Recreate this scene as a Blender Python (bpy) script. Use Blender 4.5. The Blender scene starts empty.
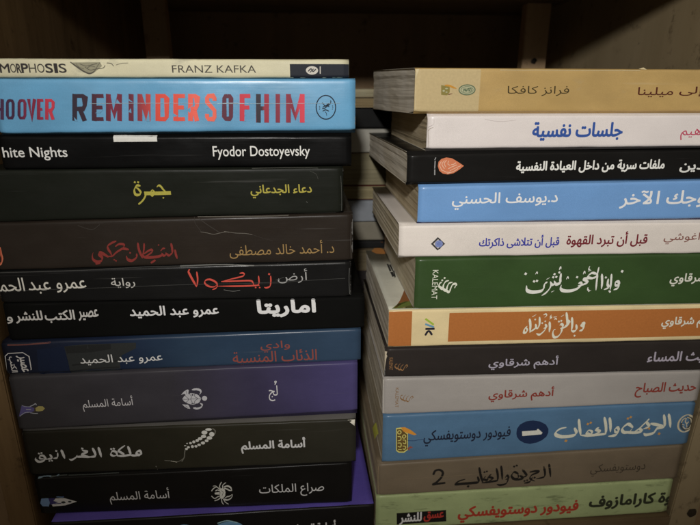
import bpy, bmesh, math, random, unicodedata
from mathutils import Vector, Matrix, noise
from mathutils.geometry import tessellate_polygon, delaunay_2d_cdt
MM = 0.001
SC = bpy.context.scene
COL = SC.collection
# ------------------------------------------------------------------ camera, light, exposure
cam_d = bpy.data.cameras.new('camera'); cam = bpy.data.objects.new('camera', cam_d); COL.objects.link(cam)
cam_d.sensor_fit = 'HORIZONTAL'; cam_d.sensor_width = 36.0; cam_d.lens = 36.0*535/700
cam_d.clip_start = 0.005; cam_d.clip_end = 50
PITCH, YAW = math.radians(17.5), math.radians(4.6)
fwd = Vector((math.sin(YAW)*math.cos(PITCH), math.cos(YAW)*math.cos(PITCH), -math.sin(PITCH)))
right = Vector((math.cos(YAW), -math.sin(YAW), 0)); up = right.cross(fwd)
cam.matrix_world = Matrix(((right.x, up.x, -fwd.x, 0), (right.y, up.y, -fwd.y, -0.320), (right.z, up.z, -fwd.z, 0), (0, 0, 0, 1)))
SC.camera = cam
cam_d.dof.use_dof = True; cam_d.dof.focus_distance = 0.335; cam_d.dof.aperture_fstop = 11.0
w = bpy.data.worlds.new('World'); SC.world = w; w.use_nodes = True
bg = w.node_tree.nodes['Background']; bg.inputs[1].default_value = 1.0
_n = w.node_tree.nodes; _t = _n.new('ShaderNodeTexCoord'); _s = _n.new('ShaderNodeSeparateXYZ'); _r = _n.new('ShaderNodeValToRGB')   # dim room: pale ceiling, dark floor
w.node_tree.links.new(_t.outputs['Generated'], _s.inputs[0]); w.node_tree.links.new(_s.outputs[2], _r.inputs[0]); w.node_tree.links.new(_r.outputs[0], bg.inputs[0])
_e = _r.color_ramp.elements; _e[0].position = .0; _e[0].color = (.04, .032, .023, 1); _e[1].position = .55; _e[1].color = (.225, .195, .15, 1)
def lamp(name, kind, loc, target, energy, color, **kw):
    d = bpy.data.lights.new(name, kind); d.energy = energy; d.color = color
    for k, v in kw.items(): setattr(d, k, v)
    o = bpy.data.objects.new(name, d); COL.objects.link(o); o.location = Vector(loc)*MM
    o.rotation_euler = (Vector(target)-Vector(loc)).to_track_quat('-Z', 'Y').to_euler(); return o
lamp('lamp_with_shaped_cone', 'SPOT', (-105, -900, 285), (80, 0, 95), 34.5, (1.0, 0.97, 0.93), spot_size=math.radians(53), spot_blend=1.0, shadow_soft_size=0.03)  # cone narrowed and aimed high; its falloff stands in for an onlooker's shadow
SC.view_settings.view_transform = 'Standard'; SC.view_settings.look = 'None'; SC.view_settings.exposure = 0; SC.view_settings.gamma = 1
# ------------------------------------------------------------------ data (millimetres): spine shapes and printed marks
D = {"L":[{"n":"kafka","o":[-172.82,0,8.06],"rz":0.0,"L":198.0,"zt":[9.94,10.44],"zb":[0.29,0.61],"ct":[10.04,10.54],"cb":[0.0,0.31],"ink":[
 {"name":"title","mats":[[0.0326,0.0281,0.026]],"prims":[[0,"t",0,["META",-8.73,8.92,2.54,6.98,0.0,0.0,0]],[0,"t",0,["M",9.54,14.48,2.5,7.06,0.016,0.0,0]],[0,"t",0,["O",15.0,17.94,2.51,7.07,0.0,0.0,0]],[0,"t",0,["R",18.28,20.5,2.41,6.98,0.025,0.0,0]],[0,"t",0,["P",20.78,24.14,2.51,7.08,0.025,0.0,0]],[0,"t",0,["H",24.56,28.29,2.52,7.09,0,0.0,0]],[0,"t",0,["O",28.92,32.61,2.52,7.1,0.0,0.0,0]],[0,"t",0,["S",33.23,36.93,2.53,7.12,0.022,0.0,0]],[0,"t",0,["I",37.87,39.33,2.53,7.12,0.03,0.0,0]],[0,"t",0,["S",40.17,44.04,2.54,7.13,0.012,0.0,0]]],"label":None,"base":0.07,"grad":None},
 {"name":"author_name","mats":[[0.0582,0.0518,0.0429]],"prims":[[0,"t",0,["FRANZ KAFKA",100.19,146.01,2.64,6.5,-0.004,0.0,0]]],"label":None,"base":0.07,"grad":None},
 {"name":"illustration","mats":[[0.0842,0.0762,0.0582],[0.2897,0.2731,0.1849]],"prims":[[1,"p",0.0,[[47.51,7.75],[62.23,7.95],[63.02,6.01],[57.74,2.15],[54.6,2.4],[49.71,4.96]]],[0,"c",0.678,[[46.75,7.9],[48.86,6.23],[51.21,4.45],[53.62,2.91],[56.15,2.14],[58.71,3.43],[60.65,6.0],[62.21,7.79]]],[0,"s",0.312,[[51.59,7.0],[54.59,5.99],[58.38,6.76],[60.56,7.28]]],[0,"s",0.318,[[53.99,5.48],[56.41,3.94],[59.64,4.46],[63.41,4.98],[64.64,6.27]]],[0,"s",0.371,[[65.87,7.55],[67.95,7.3],[69.1,6.02]]],[0,"s",0.212,[[70.49,6.53],[73.24,7.31],[76.99,7.57]]],[0,"s",0.265,[[54.97,4.97],[57.22,5.99],[59.26,5.49]]],[0,"s",0.208,[[49.53,7.25],[50.84,5.47],[53.32,4.45]]]],"label":None,"base":0.07,"grad":None},
 {"name":"colour_panel","mats":[[0.0152,0.0176,0.026]],"prims":[[0,"g",0,[164.82,198.0,0.0,0.74,1]]],"label":None,"base":0.035,"grad":None},
 {"name":"publisher_emblem","mats":[[0.58,0.5487,0.4892],[0.0303,0.0303,0.0363]],"prims":[[0,"e",0.0,[177.13,3.92,3.42,2.21]],[1,"s",0.616,[[175.17,3.6],[176.59,4.77],[177.68,3.34],[179.11,4.4]]],[1,"s",0.448,[[175.99,2.91],[177.99,4.66]]],[0,"f",0.513,[[181.77,5.99],[181.71,2.12]]]],"label":None,"base":0.07,"grad":None}]},
{"n":"hoover","o":[-169.2,-0.8,-21.78],"rz":0.0,"L":198.0,"zt":[29.5,29.79],"zb":[0.57,1.68],"ct":[29.79,30.09],"cb":[0.0,0.06],"ink":[
 {"name":"author_name","mats":[[0.1223,0.0161,0.0434]],"prims":[[0,"f",1.38,[[-40.76,15.68],[-40.52,16.71],[-40.82,18.08],[-43.01,18.1],[-43.93,16.74],[-45.47,10.19],[-45.18,8.8],[-42.97,8.78],[-42.04,10.16],[-41.79,11.21]]],[0,"f",1.38,[[-35.29,18.05],[-34.23,17.88],[-33.89,16.67],[-35.36,10.1],[-36.25,8.88],[-38.47,8.9],[-38.8,10.13],[-37.31,16.69],[-36.42,17.9],[-35.24,18.05]]],[0,"f",1.683,[[-30.2,18.71],[-32.58,7.97]]],[0,"f",1.38,[[-32.42,8.69],[-29.14,8.66]]],[0,"f",1.683,[[-24.57,18.68],[-26.89,7.92]]],[0,"f",1.407,[[-26.74,8.63],[-23.45,8.6]]],[0,"f",1.716,[[-18.92,18.64],[-21.18,7.87]]],[0,"f",1.407,[[-19.07,17.94],[-15.79,17.92]]],[0,"f",1.407,[[-20.05,13.28],[-17.28,13.26]]],[0,"f",1.407,[[-21.03,8.58],[-17.73,8.55]]],[0,"f",1.683,[[-13.25,18.61],[-15.46,7.82]]],[0,"f",1.38,[[-13.39,17.9],[-10.11,17.88]]],[0,"f",1.407,[[-14.35,13.24],[-11.57,13.22]]],[0,"f",1.407,[[-15.31,8.53],[-12.0,8.5]]],[0,"f",1.716,[[-7.57,18.57],[-9.72,7.76]]],[0,"f",1.716,[[-4.1,18.55],[-6.21,7.73]]],[0,"f",1.544,[[-7.67,18.05],[-6.11,8.26]]],[0,"f",1.716,[[1.25,18.51],[-0.81,7.68]]],[0,"f",1.749,[[4.63,18.49],[2.61,7.65]]],[0,"f",1.407,[[0.23,13.13],[3.63,13.1]]],[0,"f",1.407,[[8.73,17.76],[9.59,17.6],[9.99,16.37],[8.79,9.72],[7.93,8.48],[6.14,8.5],[5.74,9.75],[6.96,16.39],[7.81,17.61],[8.78,17.76]]],[0,"f",1.407,[[14.88,17.72],[15.77,17.56],[16.18,16.32],[15.01,9.67],[14.16,8.43],[12.31,8.44],[11.9,9.7],[13.08,16.35],[13.93,17.57],[14.93,17.72]]],[0,"f",1.716,[[18.49,18.41],[18.22,7.83],[21.59,18.39]]],[0,"f",1.749,[[23.74,18.37],[21.91,7.47]]],[0,"f",1.434,[[23.62,17.66],[26.07,17.65]]],[0,"f",1.434,[[22.83,12.95],[24.76,12.94]]],[0,"f",1.434,[[22.03,8.2],[24.5,8.17]]],[0,"f",1.749,[[28.06,18.35],[26.27,7.43]]],[0,"f",1.434,[[27.94,17.64],[30.43,17.62],[31.13,16.75],[30.68,13.95],[29.6,12.5],[27.11,12.52]]],[0,"f",1.749,[[28.67,12.91],[29.63,7.4]]]],"label":None,"base":0.07,"grad":[[2.93,[0.0622,0.0204,0.0622]],[11.3,[0.0434,0.0111,0.0406]],[15.5,[0.1803,0.0169,0.0523]],[21.81,[0.2072,0.0125,0.0406]],[29.21,[0.5299,0.033,0.0622]]]},
 {"name":"title","mats":[[0.2928,0.0306,0.0434]],"prims":[[0,"f",2.544,[[43.2,20.88],[41.05,6.54]]],[0,"f",2.086,[[43.04,19.85],[47.56,19.82],[48.33,19.27],[47.68,14.78],[46.57,13.0],[42.02,13.03]]],[0,"f",2.544,[[44.56,13.74],[46.49,6.49]]],[0,"f",2.544,[[53.56,20.82],[51.56,6.45]]],[0,"f",2.086,[[53.42,19.78],[58.44,19.75]]],[0,"f",2.086,[[52.57,13.68],[57.08,13.65]]],[0,"f",2.125,[[51.71,7.51],[56.79,7.46]]],[0,"f",2.592,[[61.14,20.78],[59.24,6.37]]],[0,"f",2.592,[[67.14,20.74],[65.33,6.32]]],[0,"f",2.203,[[61.1,20.46],[62.7,9.58],[67.1,20.43]]],[0,"f",2.7,[[73.38,20.71],[71.65,6.26]]],[0,"f",2.592,[[78.12,20.68],[76.46,6.21]]],[0,"f",2.64,[[82.55,20.65],[80.95,6.17]]],[0,"f",2.333,[[78.06,20.15],[81.01,6.71]]],[0,"f",2.64,[[87.86,20.62],[86.33,6.12]]],[0,"f",2.165,[[87.75,19.58],[91.45,19.56],[92.43,18.47],[91.4,8.25],[90.19,7.16],[86.45,7.19]]],[0,"f",2.64,[[97.54,20.57],[96.15,6.03]]],[0,"f",2.165,[[97.44,19.52],[102.47,19.49]]],[0,"f",2.165,[[96.85,13.35],[101.36,13.32]]],[0,"f",2.165,[[96.25,7.1],[101.34,7.06]]],[0,"f",2.64,[[105.63,20.53],[104.35,5.95]]],[0,"f",2.165,[[105.54,19.48],[108.22,19.46],[109.06,18.9],[108.67,14.34],[107.63,12.53],[104.93,12.55]]],[0,"f",2.64,[[106.61,13.28],[107.96,5.92]]],[0,"f",2.165,[[118.53,16.7],[118.65,18.31],[118.07,19.4],[115.32,19.42],[114.57,18.34],[114.4,16.19],[118.15,11.56],[117.88,8.02],[117.13,6.91],[114.34,6.94],[113.76,8.06],[113.89,9.69]]],[0,"f",2.204,[[125.97,19.36],[127.13,19.19],[127.73,18.25],[127.05,7.94],[126.31,6.99],[123.96,7.02],[123.35,7.97],[124.07,18.28],[124.8,19.2],[126.03,19.36]]],[0,"f",2.64,[[134.03,20.37],[133.15,5.68]]],[0,"f",2.204,[[133.96,19.31],[138.58,19.28]]],[0,"f",2.204,[[133.59,13.08],[137.68,13.05]]],[0,"f",2.688,[[143.1,20.31],[142.31,4.71]]],[0,"f",2.688,[[147.68,20.29],[146.96,4.67]]],[0,"f",2.204,[[142.71,12.57],[147.32,12.54]]],[0,"f",2.464,[[153.96,20.25],[153.33,4.6]]],[0,"f",2.736,[[159.91,20.22],[159.37,4.55]]],[0,"f",2.736,[[167.69,20.18],[167.27,4.47]]],[0,"f",2.326,[[159.9,19.9],[163.42,7.84],[167.69,19.85]]]],"label":None,"base":0.07,"grad":[[40.89,[0.0222,0.0139,0.0284]],[49.43,[0.0306,0.0099,0.0242]],[58.01,[0.0851,0.0111,0.0284]],[62.31,[0.1868,0.0125,0.0354]],[72.57,[0.1027,0.0099,0.0306]],[77.99,[0.2928,0.0284,0.0406]],[82.89,[0.4943,0.0434,0.0354]],[87.25,[0.6592,0.0588,0.033]],[99.28,[0.7012,0.0731,0.0434]],[106.98,[0.8052,0.1223,0.0851]],[118.04,[0.7746,0.1329,0.0851]],[120.81,[0.6455,0.0981,0.0588]],[122.2,[0.0851,0.0099,0.0306]],[130.27,[0.1123,0.0088,0.0284]],[132.5,[0.5299,0.0242,0.0462]],[140.33,[0.5925,0.0284,0.0523]],[141.45,[0.0154,0.0099,0.0204]],[144.82,[0.0204,0.0099,0.0204]],[145.94,[0.2928,0.0139,0.038]],[149.88,[0.3374,0.0139,0.0406]],[151.57,[0.1803,0.0125,0.0354]],[156.65,[0.2759,0.0154,0.0406]],[162.88,[0.1803,0.0111,0.033]],[165.72,[0.5925,0.0354,0.0657]],[169.13,[0.632,0.0406,0.0731]]]},
 {"name":"title_cracks","mats":[[0.1329,0.3191,0.4943]],"prims":[[0,"p",0.0,[[41.0,8.7],[42.8,6.31],[41.18,6.33]]]],"label":None,"base":0.2,"grad":None},
 {"name":"title_cracks","mats":[[0.1329,0.3191,0.4943]],"prims":[[0,"p",0.0,[[71.88,18.07],[74.08,16.19],[71.75,17.01]]]],"label":None,"base":0.2,"grad":None},
 {"name":"title_cracks","mats":[[0.1329,0.3191,0.4943]],"prims":[[0,"p",0.0,[[70.77,11.13],[72.38,13.27],[72.39,10.58]]]],"label":None,"base":0.2,"grad":None},
 {"name":"title_cracks","mats":[[0.1329,0.3191,0.4943]],"prims":[[0,"p",0.0,[[79.72,5.96],[82.05,12.12],[81.92,5.94]]]],"label":None,"base":0.2,"grad":None},
 {"name":"title_cracks","mats":[[0.1329,0.3191,0.4943]],"prims":[[0,"p",0.0,[[95.03,10.39],[97.62,8.74],[94.81,8.22]]]],"label":None,"base":0.2,"grad":None},
 {"name":"title_cracks","mats":[[0.1329,0.3191,0.4943]],"prims":[[0,"p",0.0,[[102.89,11.95],[106.43,14.63],[104.4,10.32]]]],"label":None,"base":0.2,"grad":None},
 {"name":"title_cracks","mats":[[0.1329,0.3191,0.4943]],"prims":[[0,"p",0.0,[[107.33,5.7],[106.66,10.84],[108.6,7.55]]]],"label":None,"base":0.2,"grad":None},
 {"name":"title_cracks","mats":[[0.1329,0.3191,0.4943]],"prims":[[0,"p",0.0,[[113.48,12.96],[116.89,14.01],[117.75,10.75],[115.1,12.4]]]],"label":None,"base":0.2,"grad":None},
 {"name":"title_cracks","mats":[[0.1329,0.3191,0.4943]],"prims":[[0,"p",0.0,[[122.27,15.6],[124.66,13.96],[122.32,12.35]]]],"label":None,"base":0.2,"grad":None},
 {"name":"title_cracks","mats":[[0.1329,0.3191,0.4943]],"prims":[[0,"p",0.0,[[122.48,10.71],[124.59,12.87],[123.73,8.52]]]],"label":None,"base":0.2,"grad":None},
 {"name":"title_cracks","mats":[[0.1329,0.3191,0.4943]],"prims":[[0,"p",0.0,[[131.67,10.09],[134.01,11.71],[136.07,8.41],[133.88,9.53]]]],"label":None,"base":0.2,"grad":None},
 {"name":"title_cracks","mats":[[0.1329,0.3191,0.4943]],"prims":[[0,"p",0.0,[[133.64,5.46],[134.38,8.42],[135.33,5.44]]]],"label":None,"base":0.2,"grad":None},
 {"name":"title_cracks","mats":[[0.1329,0.3191,0.4943]],"prims":[[0,"p",0.0,[[141.09,12.75],[143.67,13.82],[141.84,11.1]]]],"label":None,"base":0.2,"grad":None},
 {"name":"title_cracks","mats":[[0.1329,0.3191,0.4943]],"prims":[[0,"p",0.0,[[144.63,10.53],[148.17,13.79],[149.22,12.14],[146.25,8.87]]]],"label":None,"base":0.2,"grad":None},
 {"name":"title_cracks","mats":[[0.1329,0.3191,0.4943]],"prims":[[0,"p",0.0,[[145.84,12.17],[147.99,9.96],[144.69,11.63]]]],"label":None,"base":0.2,"grad":None},
 {"name":"title_cracks","mats":[[0.1329,0.3191,0.4943]],"prims":[[0,"p",0.0,[[151.86,10.47],[154.33,12.65],[155.06,8.24],[153.11,10.46]]]],"label":None,"base":0.2,"grad":None},
 {"name":"title_cracks","mats":[[0.1329,0.3191,0.4943]],"prims":[[0,"p",0.0,[[152.97,7.16],[155.15,10.45],[154.33,5.48]]]],"label":None,"base":0.2,"grad":None},
 {"name":"title_cracks","mats":[[0.1329,0.3191,0.4943]],"prims":[[0,"p",0.0,[[158.83,19.69],[160.1,15.88],[158.74,12.61]]]],"label":None,"base":0.2,"grad":None},
 {"name":"title_cracks","mats":[[0.1329,0.3191,0.4943]],"prims":[[0,"p",0.0,[[159.52,15.34],[163.36,11.48],[161.05,10.4]]]],"label":None,"base":0.2,"grad":None},
 {"name":"title_cracks","mats":[[0.1329,0.3191,0.4943]],"prims":[[0,"p",0.0,[[162.12,8.18],[164.48,10.92],[165.45,4.82]]]],"label":None,"base":0.2,"grad":None},
 {"name":"title_cracks","mats":[[0.1329,0.3191,0.4943]],"prims":[[0,"p",0.0,[[166.24,12.56],[167.26,8.14],[165.61,10.36]]]],"label":None,"base":0.2,"grad":None},
 {"name":"title_cracks","mats":[[0.1329,0.3191,0.4943]],"prims":[[0,"p",0.0,[[65.41,18.11],[67.23,15.44],[64.6,15.99]]]],"label":None,"base":0.2,"grad":None},
 {"name":"title_cracks","mats":[[0.1329,0.3191,0.4943]],"prims":[[0,"p",0.0,[[52.59,10.74],[57.11,12.31],[55.24,10.45]]]],"label":None,"base":0.2,"grad":None},
 {"name":"publisher_emblem","mats":[[0.0099,0.0139,0.0242]],"prims":[[0,"r",0.608,[181.03,12.79,5.58,6.55]],[0,"s",0.489,[[179.06,15.31],[180.5,13.73],[182.58,13.93],[183.79,15.38],[183.8,16.43]]],[0,"s",0.489,[[179.29,12.91],[180.94,13.73],[182.84,13.19]]],[0,"s",0.489,[[179.06,12.17],[180.92,12.68],[182.59,14.87],[180.66,13.31]]],[0,"s",0.489,[[179.26,10.81],[180.91,11.42],[182.81,10.67],[180.47,11.64]]],[0,"s",0.326,[[180.46,10.43],[181.21,9.63],[181.41,8.31]]],[0,"d",0.489,[[177.39,13.44]]],[0,"d",0.489,[[177.49,12.55]]],[0,"d",0.497,[[177.36,11.77]]],[0,"d",0.497,[[184.86,13.55]]],[0,"d",0.489,[[184.97,12.6]]],[0,"d",0.489,[[184.74,11.81]]]],"label":None,"base":0.07,"grad":None},
 {"name":"crease","mats":[[0.3859,0.5299,0.6055]],"prims":[[0,"s",0.159,[[50.61,15.77],[88.44,15.72],[126.97,15.24],[166.31,15.08],[189.14,15.03]]]],"label":None,"base":0.3,"grad":None},
 {"name":"crease","mats":[[0.3859,0.5299,0.6055]],"prims":[[0,"s",0.231,[[120.3,15.12],[128.11,15.56],[137.01,15.06]]]],"label":None,"base":0.3,"grad":None}]},
{"n":"nights","o":[-171.36,0,-41.19],"rz":0.0,"L":198.0,"zt":[18.79,17.8],"zb":[0.17,0.61],"ct":[19.35,19.41],"cb":[0.05,0.0],"ink":[
 {"name":"title","mats":[[0.7324,0.7324,0.7029]],"prims":[[0,"t",0,["White Nights",-7.5,36.21,5.03,12.36,0.007,0.0,0]]],"label":None,"base":0.07,"grad":None},
 {"name":"author_name","mats":[[0.7549,0.7549,0.7176]],"prims":[[0,"t",0,["Fyodor Dostoyevsky",117.45,173.42,4.2,11.77,0.005,0.0,0]]],"label":None,"base":0.07,"grad":None},
 {"name":"sticker","mats":[[0.6742,0.6671,0.6188]],"prims":[[0,"g",0,[62.61,86.71,14.85,18.35,2]]],"label":None,"base":0.07,"grad":None}]},
{"n":"gamra","o":[-187.27,0,-71.55],"rz":0.00287,"L":209.0,"zt":[30.27,29.7],"zb":[0.24,2.18],"ct":[30.35,30.3],"cb":[0.0,1.98],"ink":[
 {"name":"title","mats":[[0.4317,0.3885,0.0678]],"prims":[[0,"f",2.154,[[107.2,14.69],[99.82,14.59],[91.96,14.73]]],[0,"c",1.016,[[99.58,18.38],[100.74,19.23],[101.93,18.49],[102.99,16.83],[104.68,15.14]]],[0,"d",0.953,[[102.59,11.88]]],[0,"c",1.12,[[96.86,16.81],[95.51,15.08],[96.49,13.3],[97.95,15.02],[96.86,16.81]]],[0,"s",0.953,[[92.36,15.43],[92.5,13.4],[90.58,10.52],[88.23,8.59]]],[0,"c",1.414,[[89.84,19.32],[88.15,19.35],[86.55,16.94],[86.92,14.3],[88.86,14.04],[90.01,15.33],[88.88,17.43],[87.6,18.28]]],[0,"d",1.164,[[87.33,21.38]]],[0,"d",1.164,[[89.22,21.34]]]],"label":None,"base":0.07,"grad":None},
 {"name":"author_name","mats":[[0.4207,0.3679,0.0641]],"prims":[[0,"t",0,["دعاء الجدعاني",153.71,189.95,10.26,18.08,0.018,0.0,0]]],"label":None,"base":0.07,"grad":None},
 {"name":"edge_wear","mats":[[0.107,0.107,0.0951]],"prims":[[0,"s",0.248,[[155.2,28.01],[174.5,27.86],[193.98,27.34]]]],"label":None,"base":0.25,"grad":None},
 {"name":"edge_wear","mats":[[0.107,0.107,0.0951]],"prims":[[0,"s",0.106,[[189.2,25.79],[192.73,23.94],[193.86,20.93]]]],"label":None,"base":0.25,"grad":None},
 {"name":"edge_wear","mats":[[0.107,0.107,0.0951]],"prims":[[0,"s",0.288,[[186.62,7.5],[187.21,6.81]]]],"label":None,"base":0.25,"grad":None},
 {"name":"edge_wear","mats":[[0.107,0.107,0.0951]],"prims":[[0,"s",0.162,[[207.53,22.43],[207.96,10.94],[207.85,1.09]]]],"label":None,"base":0.25,"grad":None},
 {"name":"edge_wear","mats":[[0.107,0.107,0.0951]],"prims":[[0,"s",0.324,[[164.46,0.04],[182.56,0.16],[204.48,0.31]]]],"label":None,"base":0.25,"grad":None}]},
{"n":"satan","o":[-186.55,-0.5,-101.11],"rz":0.0,"L":214.0,"zt":[29.27,31.33],"zb":[0.27,1.38],"ct":[29.51,31.53],"cb":[0.0,0.96],"ink":[
 {"name":"title","mats":[[0.2454,0.0363,0.0298]],"prims":[[0,"c",1.513,[[105.7,9.88],[105.94,7.16],[106.45,4.41]]],[0,"c",1.602,[[103.8,13.89],[104.09,10.83],[103.83,8.12],[102.14,6.54]]],[0,"c",1.335,[[103.47,7.95],[101.8,6.55],[100.02,8.23]]],[0,"c",1.335,[[100.37,7.5],[98.73,6.46],[97.72,8.12]]],[0,"c",1.602,[[98.22,7.2],[95.56,6.1],[90.42,5.62],[87.09,6.08],[86.2,7.91]]],[0,"c",1.068,[[97.19,9.58],[98.6,10.98],[99.89,11.12]]],[0,"d",0.843,[[96.31,13.29]]],[0,"s",1.2,[[90.99,2.33],[93.0,3.63]]],[0,"c",1.335,[[87.04,7.89],[89.59,9.62],[91.71,10.46],[92.08,9.19],[89.32,7.1],[87.11,6.26]]],[0,"c",1.513,[[87.94,14.41],[87.32,10.4],[86.03,6.38]]],[0,"c",1.602,[[84.3,14.78],[84.41,11.38],[85.06,8.22],[85.91,5.39]]],[0,"c",1.602,[[82.84,8.01],[82.42,5.86],[79.67,3.94],[77.23,4.74],[76.66,6.93]]],[0,"d",1.096,[[79.07,8.84]]],[0,"c",1.424,[[78.16,11.02],[75.39,11.64],[73.37,10.8],[70.92,9.26],[68.47,7.17],[66.2,7.06]]],[0,"c",1.246,[[71.08,13.18],[73.42,14.54],[75.72,14.3],[76.18,13.22],[74.92,11.83]]],[0,"d",1.077,[[70.18,4.14]]],[0,"d",0.911,[[69.26,4.8]]],[0,"c",1.4,[[71.66,16.37],[68.93,15.2],[66.63,13.49],[66.69,11.44],[67.73,9.17],[68.14,7.18]]],[0,"c",1.662,[[65.76,6.89],[63.48,8.58],[61.53,9.53],[60.94,8.29],[62.36,6.45],[61.68,4.49],[59.08,3.84],[57.04,5.35],[56.86,7.69],[57.64,9.64]]],[0,"s",1.16,[[58.49,2.59],[60.39,2.99]]]],"label":None,"base":0.07,"grad":None},
 {"name":"author_name","mats":[[0.3468,0.2213,0.0822]],"prims":[[0,"t",0,["د. أحمد خالد مصطفى",138.18,202.4,3.34,13.79,-0.008,0.0,0]]],"label":None,"base":0.07,"grad":None},
 {"name":"spine_letter","mats":[[0.457,0.0737,0.0363],[0.6567,0.2135,0.1162]],"prims":[[1,"c",1.464,[[5.05,14.21],[4.92,10.1],[5.02,7.15],[3.73,4.34],[0.77,3.59],[-1.67,4.98]]],[0,"c",0.788,[[4.94,13.63],[4.82,10.11],[4.7,7.16],[3.61,4.82],[0.88,4.18],[-1.56,5.57]]]],"label":None,"base":0.07,"grad":None},
 {"name":"crease","mats":[[0.1574,0.1449,0.1217],[0.0419,0.0349,0.0286]],"prims":[[0,"s",0.309,[[122.02,20.87],[125.52,20.15],[129.53,19.19],[133.15,19.84],[137.29,20.48],[142.87,19.59],[148.51,19.23],[152.58,18.37]]]],"label":None,"base":0.25,"grad":None},
 {"name":"crease","mats":[[0.1574,0.1449,0.1217],[0.0419,0.0349,0.0286]],"prims":[[0,"s",0.425,[[136.08,20.73],[138.81,20.23]]]],"label":None,"base":0.25,"grad":None},
 {"name":"crease","mats":[[0.1574,0.1449,0.1217],[0.0419,0.0349,0.0286]],"prims":[[1,"s",0.485,[[121.22,29.45],[124.99,26.21],[129.3,22.92],[133.18,20.16]]]],"label":None,"base":0.25,"grad":None},
 {"name":"crease","mats":[[0.1574,0.1449,0.1217],[0.0419,0.0349,0.0286]],"prims":[[1,"s",0.185,[[152.58,18.37],[158.68,16.06],[164.83,14.16]]]],"label":None,"base":0.25,"grad":None},
 {"name":"crease","mats":[[0.1574,0.1449,0.1217],[0.0419,0.0349,0.0286]],"prims":[[0,"s",0.364,[[120.75,29.88],[132.84,29.6],[145.03,29.63],[159.33,29.51],[174.77,29.79]]]],"label":None,"base":0.25,"grad":None},
 {"name":"crease","mats":[[0.1574,0.1449,0.1217],[0.0419,0.0349,0.0286]],"prims":[[1,"s",0.303,[[118.73,29.82],[119.4,25.81],[122.08,21.51]]]],"label":None,"base":0.25,"grad":None},
 {"name":"crease","mats":[[0.1574,0.1449,0.1217],[0.0419,0.0349,0.0286]],"prims":[[1,"s",0.41,[[51.25,26.48],[58.88,23.86],[63.88,26.77]]]],"label":None,"base":0.25,"grad":None},
 {"name":"crease","mats":[[0.1574,0.1449,0.1217],[0.0419,0.0349,0.0286]],"prims":[[1,"s",0.274,[[52.52,27.35],[66.28,27.62]]]],"label":None,"base":0.25,"grad":None},
 {"name":"crease","mats":[[0.1574,0.1449,0.1217],[0.0419,0.0349,0.0286]],"prims":[[0,"s",0.165,[[213.25,24.7],[212.76,13.28],[213.01,1.61]]]],"label":None,"base":0.25,"grad":None}]},
{"n":"zikola","o":[-187.62,0,-124.64],"rz":0.0,"L":214.0,"zt":[23.2,24.0],"zb":[2.72,0.3],"ct":[23.47,24.42],"cb":[2.57,0.0],"ink":[
 {"name":"title","mats":[[0.683,0.0943,0.0674]],"prims":[[0,"c",1.134,[[163.54,14.94],[163.47,11.33],[162.8,8.29],[160.52,7.18],[159.38,7.59]]],[0,"d",1.24,[[162.63,16.28]]],[0,"c",1.063,[[156.02,15.06],[156.13,11.94],[155.94,10.04],[154.64,8.82]]],[0,"d",0.974,[[153.86,7.5]]],[0,"d",0.974,[[156.35,7.45]]],[0,"c",0.921,[[155.98,8.99],[149.49,8.72],[140.64,8.69],[130.79,8.87]]],[0,"c",0.906,[[144.69,17.12],[146.45,17.28],[147.28,16.33],[145.88,15.04],[139.19,13.45],[133.11,11.85]]],[0,"c",0.921,[[133.11,11.85],[142.62,12.07],[150.56,12.12],[152.27,10.96],[152.86,8.85]]],[0,"c",1.046,[[130.24,8.5],[129.82,11.16],[126.48,13.29],[123.58,12.96],[122.73,11.09],[124.84,8.97],[128.31,8.53],[130.56,10.48]]],[0,"c",0.976,[[130.53,10.01],[129.48,7.75],[127.12,6.65]]],[0,"c",1.303,[[114.29,20.02],[113.48,18.73],[114.73,15.17],[116.61,10.82],[117.48,8.73]]],[0,"c",1.303,[[118.46,18.28],[118.61,13.98],[118.16,10.7],[117.46,8.54]]]],"label":None,"base":0.07,"grad":None},
 {"name":"subtitle","mats":[[0.3774,0.3774,0.3664]],"prims":[[0,"t",0,["أرض",167.88,186.38,10.05,19.48,-0.01,0.0,0]]],"label":None,"base":0.07,"grad":None},
 {"name":"genre_text","mats":[[0.6076,0.5931,0.5509]],"prims":[[0,"t",0,["رواية",66.27,80.55,8.59,15.1,0.006,0.0,0]]],"label":None,"base":0.07,"grad":None},
 {"name":"author_name","mats":[[0.7554,0.7308,0.6522]],"prims":[[0,"t",0,["عمرو",33.8,51.41,6.35,13.8,0.006,0.0,0]],[0,"t",0,["عبد",17.51,30.36,5.86,13.48,0.006,0.0,0]],[0,"t",0,["الحميد",-6.89,15.14,5.34,16.11,0.006,0.0,0]]],"label":None,"base":0.07,"grad":None},
 {"name":"crease","mats":[[0.0674,0.0674,0.0634],[0.2005,0.2005,0.1856]],"prims":[[0,"s",0.244,[[0.54,7.65],[35.66,8.62],[65.3,9.12],[107.51,10.21],[156.69,10.67],[210.18,12.71]]]],"label":None,"base":0.25,"grad":None},
 {"name":"crease","mats":[[0.0674,0.0674,0.0634],[0.2005,0.2005,0.1856]],"prims":[[1,"s",0.293,[[134.14,6.41],[139.63,5.37],[144.01,5.96]]]],"label":None,"base":0.25,"grad":None},
 {"name":"crease","mats":[[0.0674,0.0674,0.0634],[0.2005,0.2005,0.1856]],"prims":[[0,"s",0.298,[[166.72,12.23],[171.78,14.14]]]],"label":None,"base":0.25,"grad":None},
 {"name":"crease","mats":[[0.0674,0.0674,0.0634],[0.2005,0.2005,0.1856]],"prims":[[1,"s",0.192,[[212.98,19.47],[212.72,11.45],[213.11,1.94]]]],"label":None,"base":0.25,"grad":None},
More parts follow.
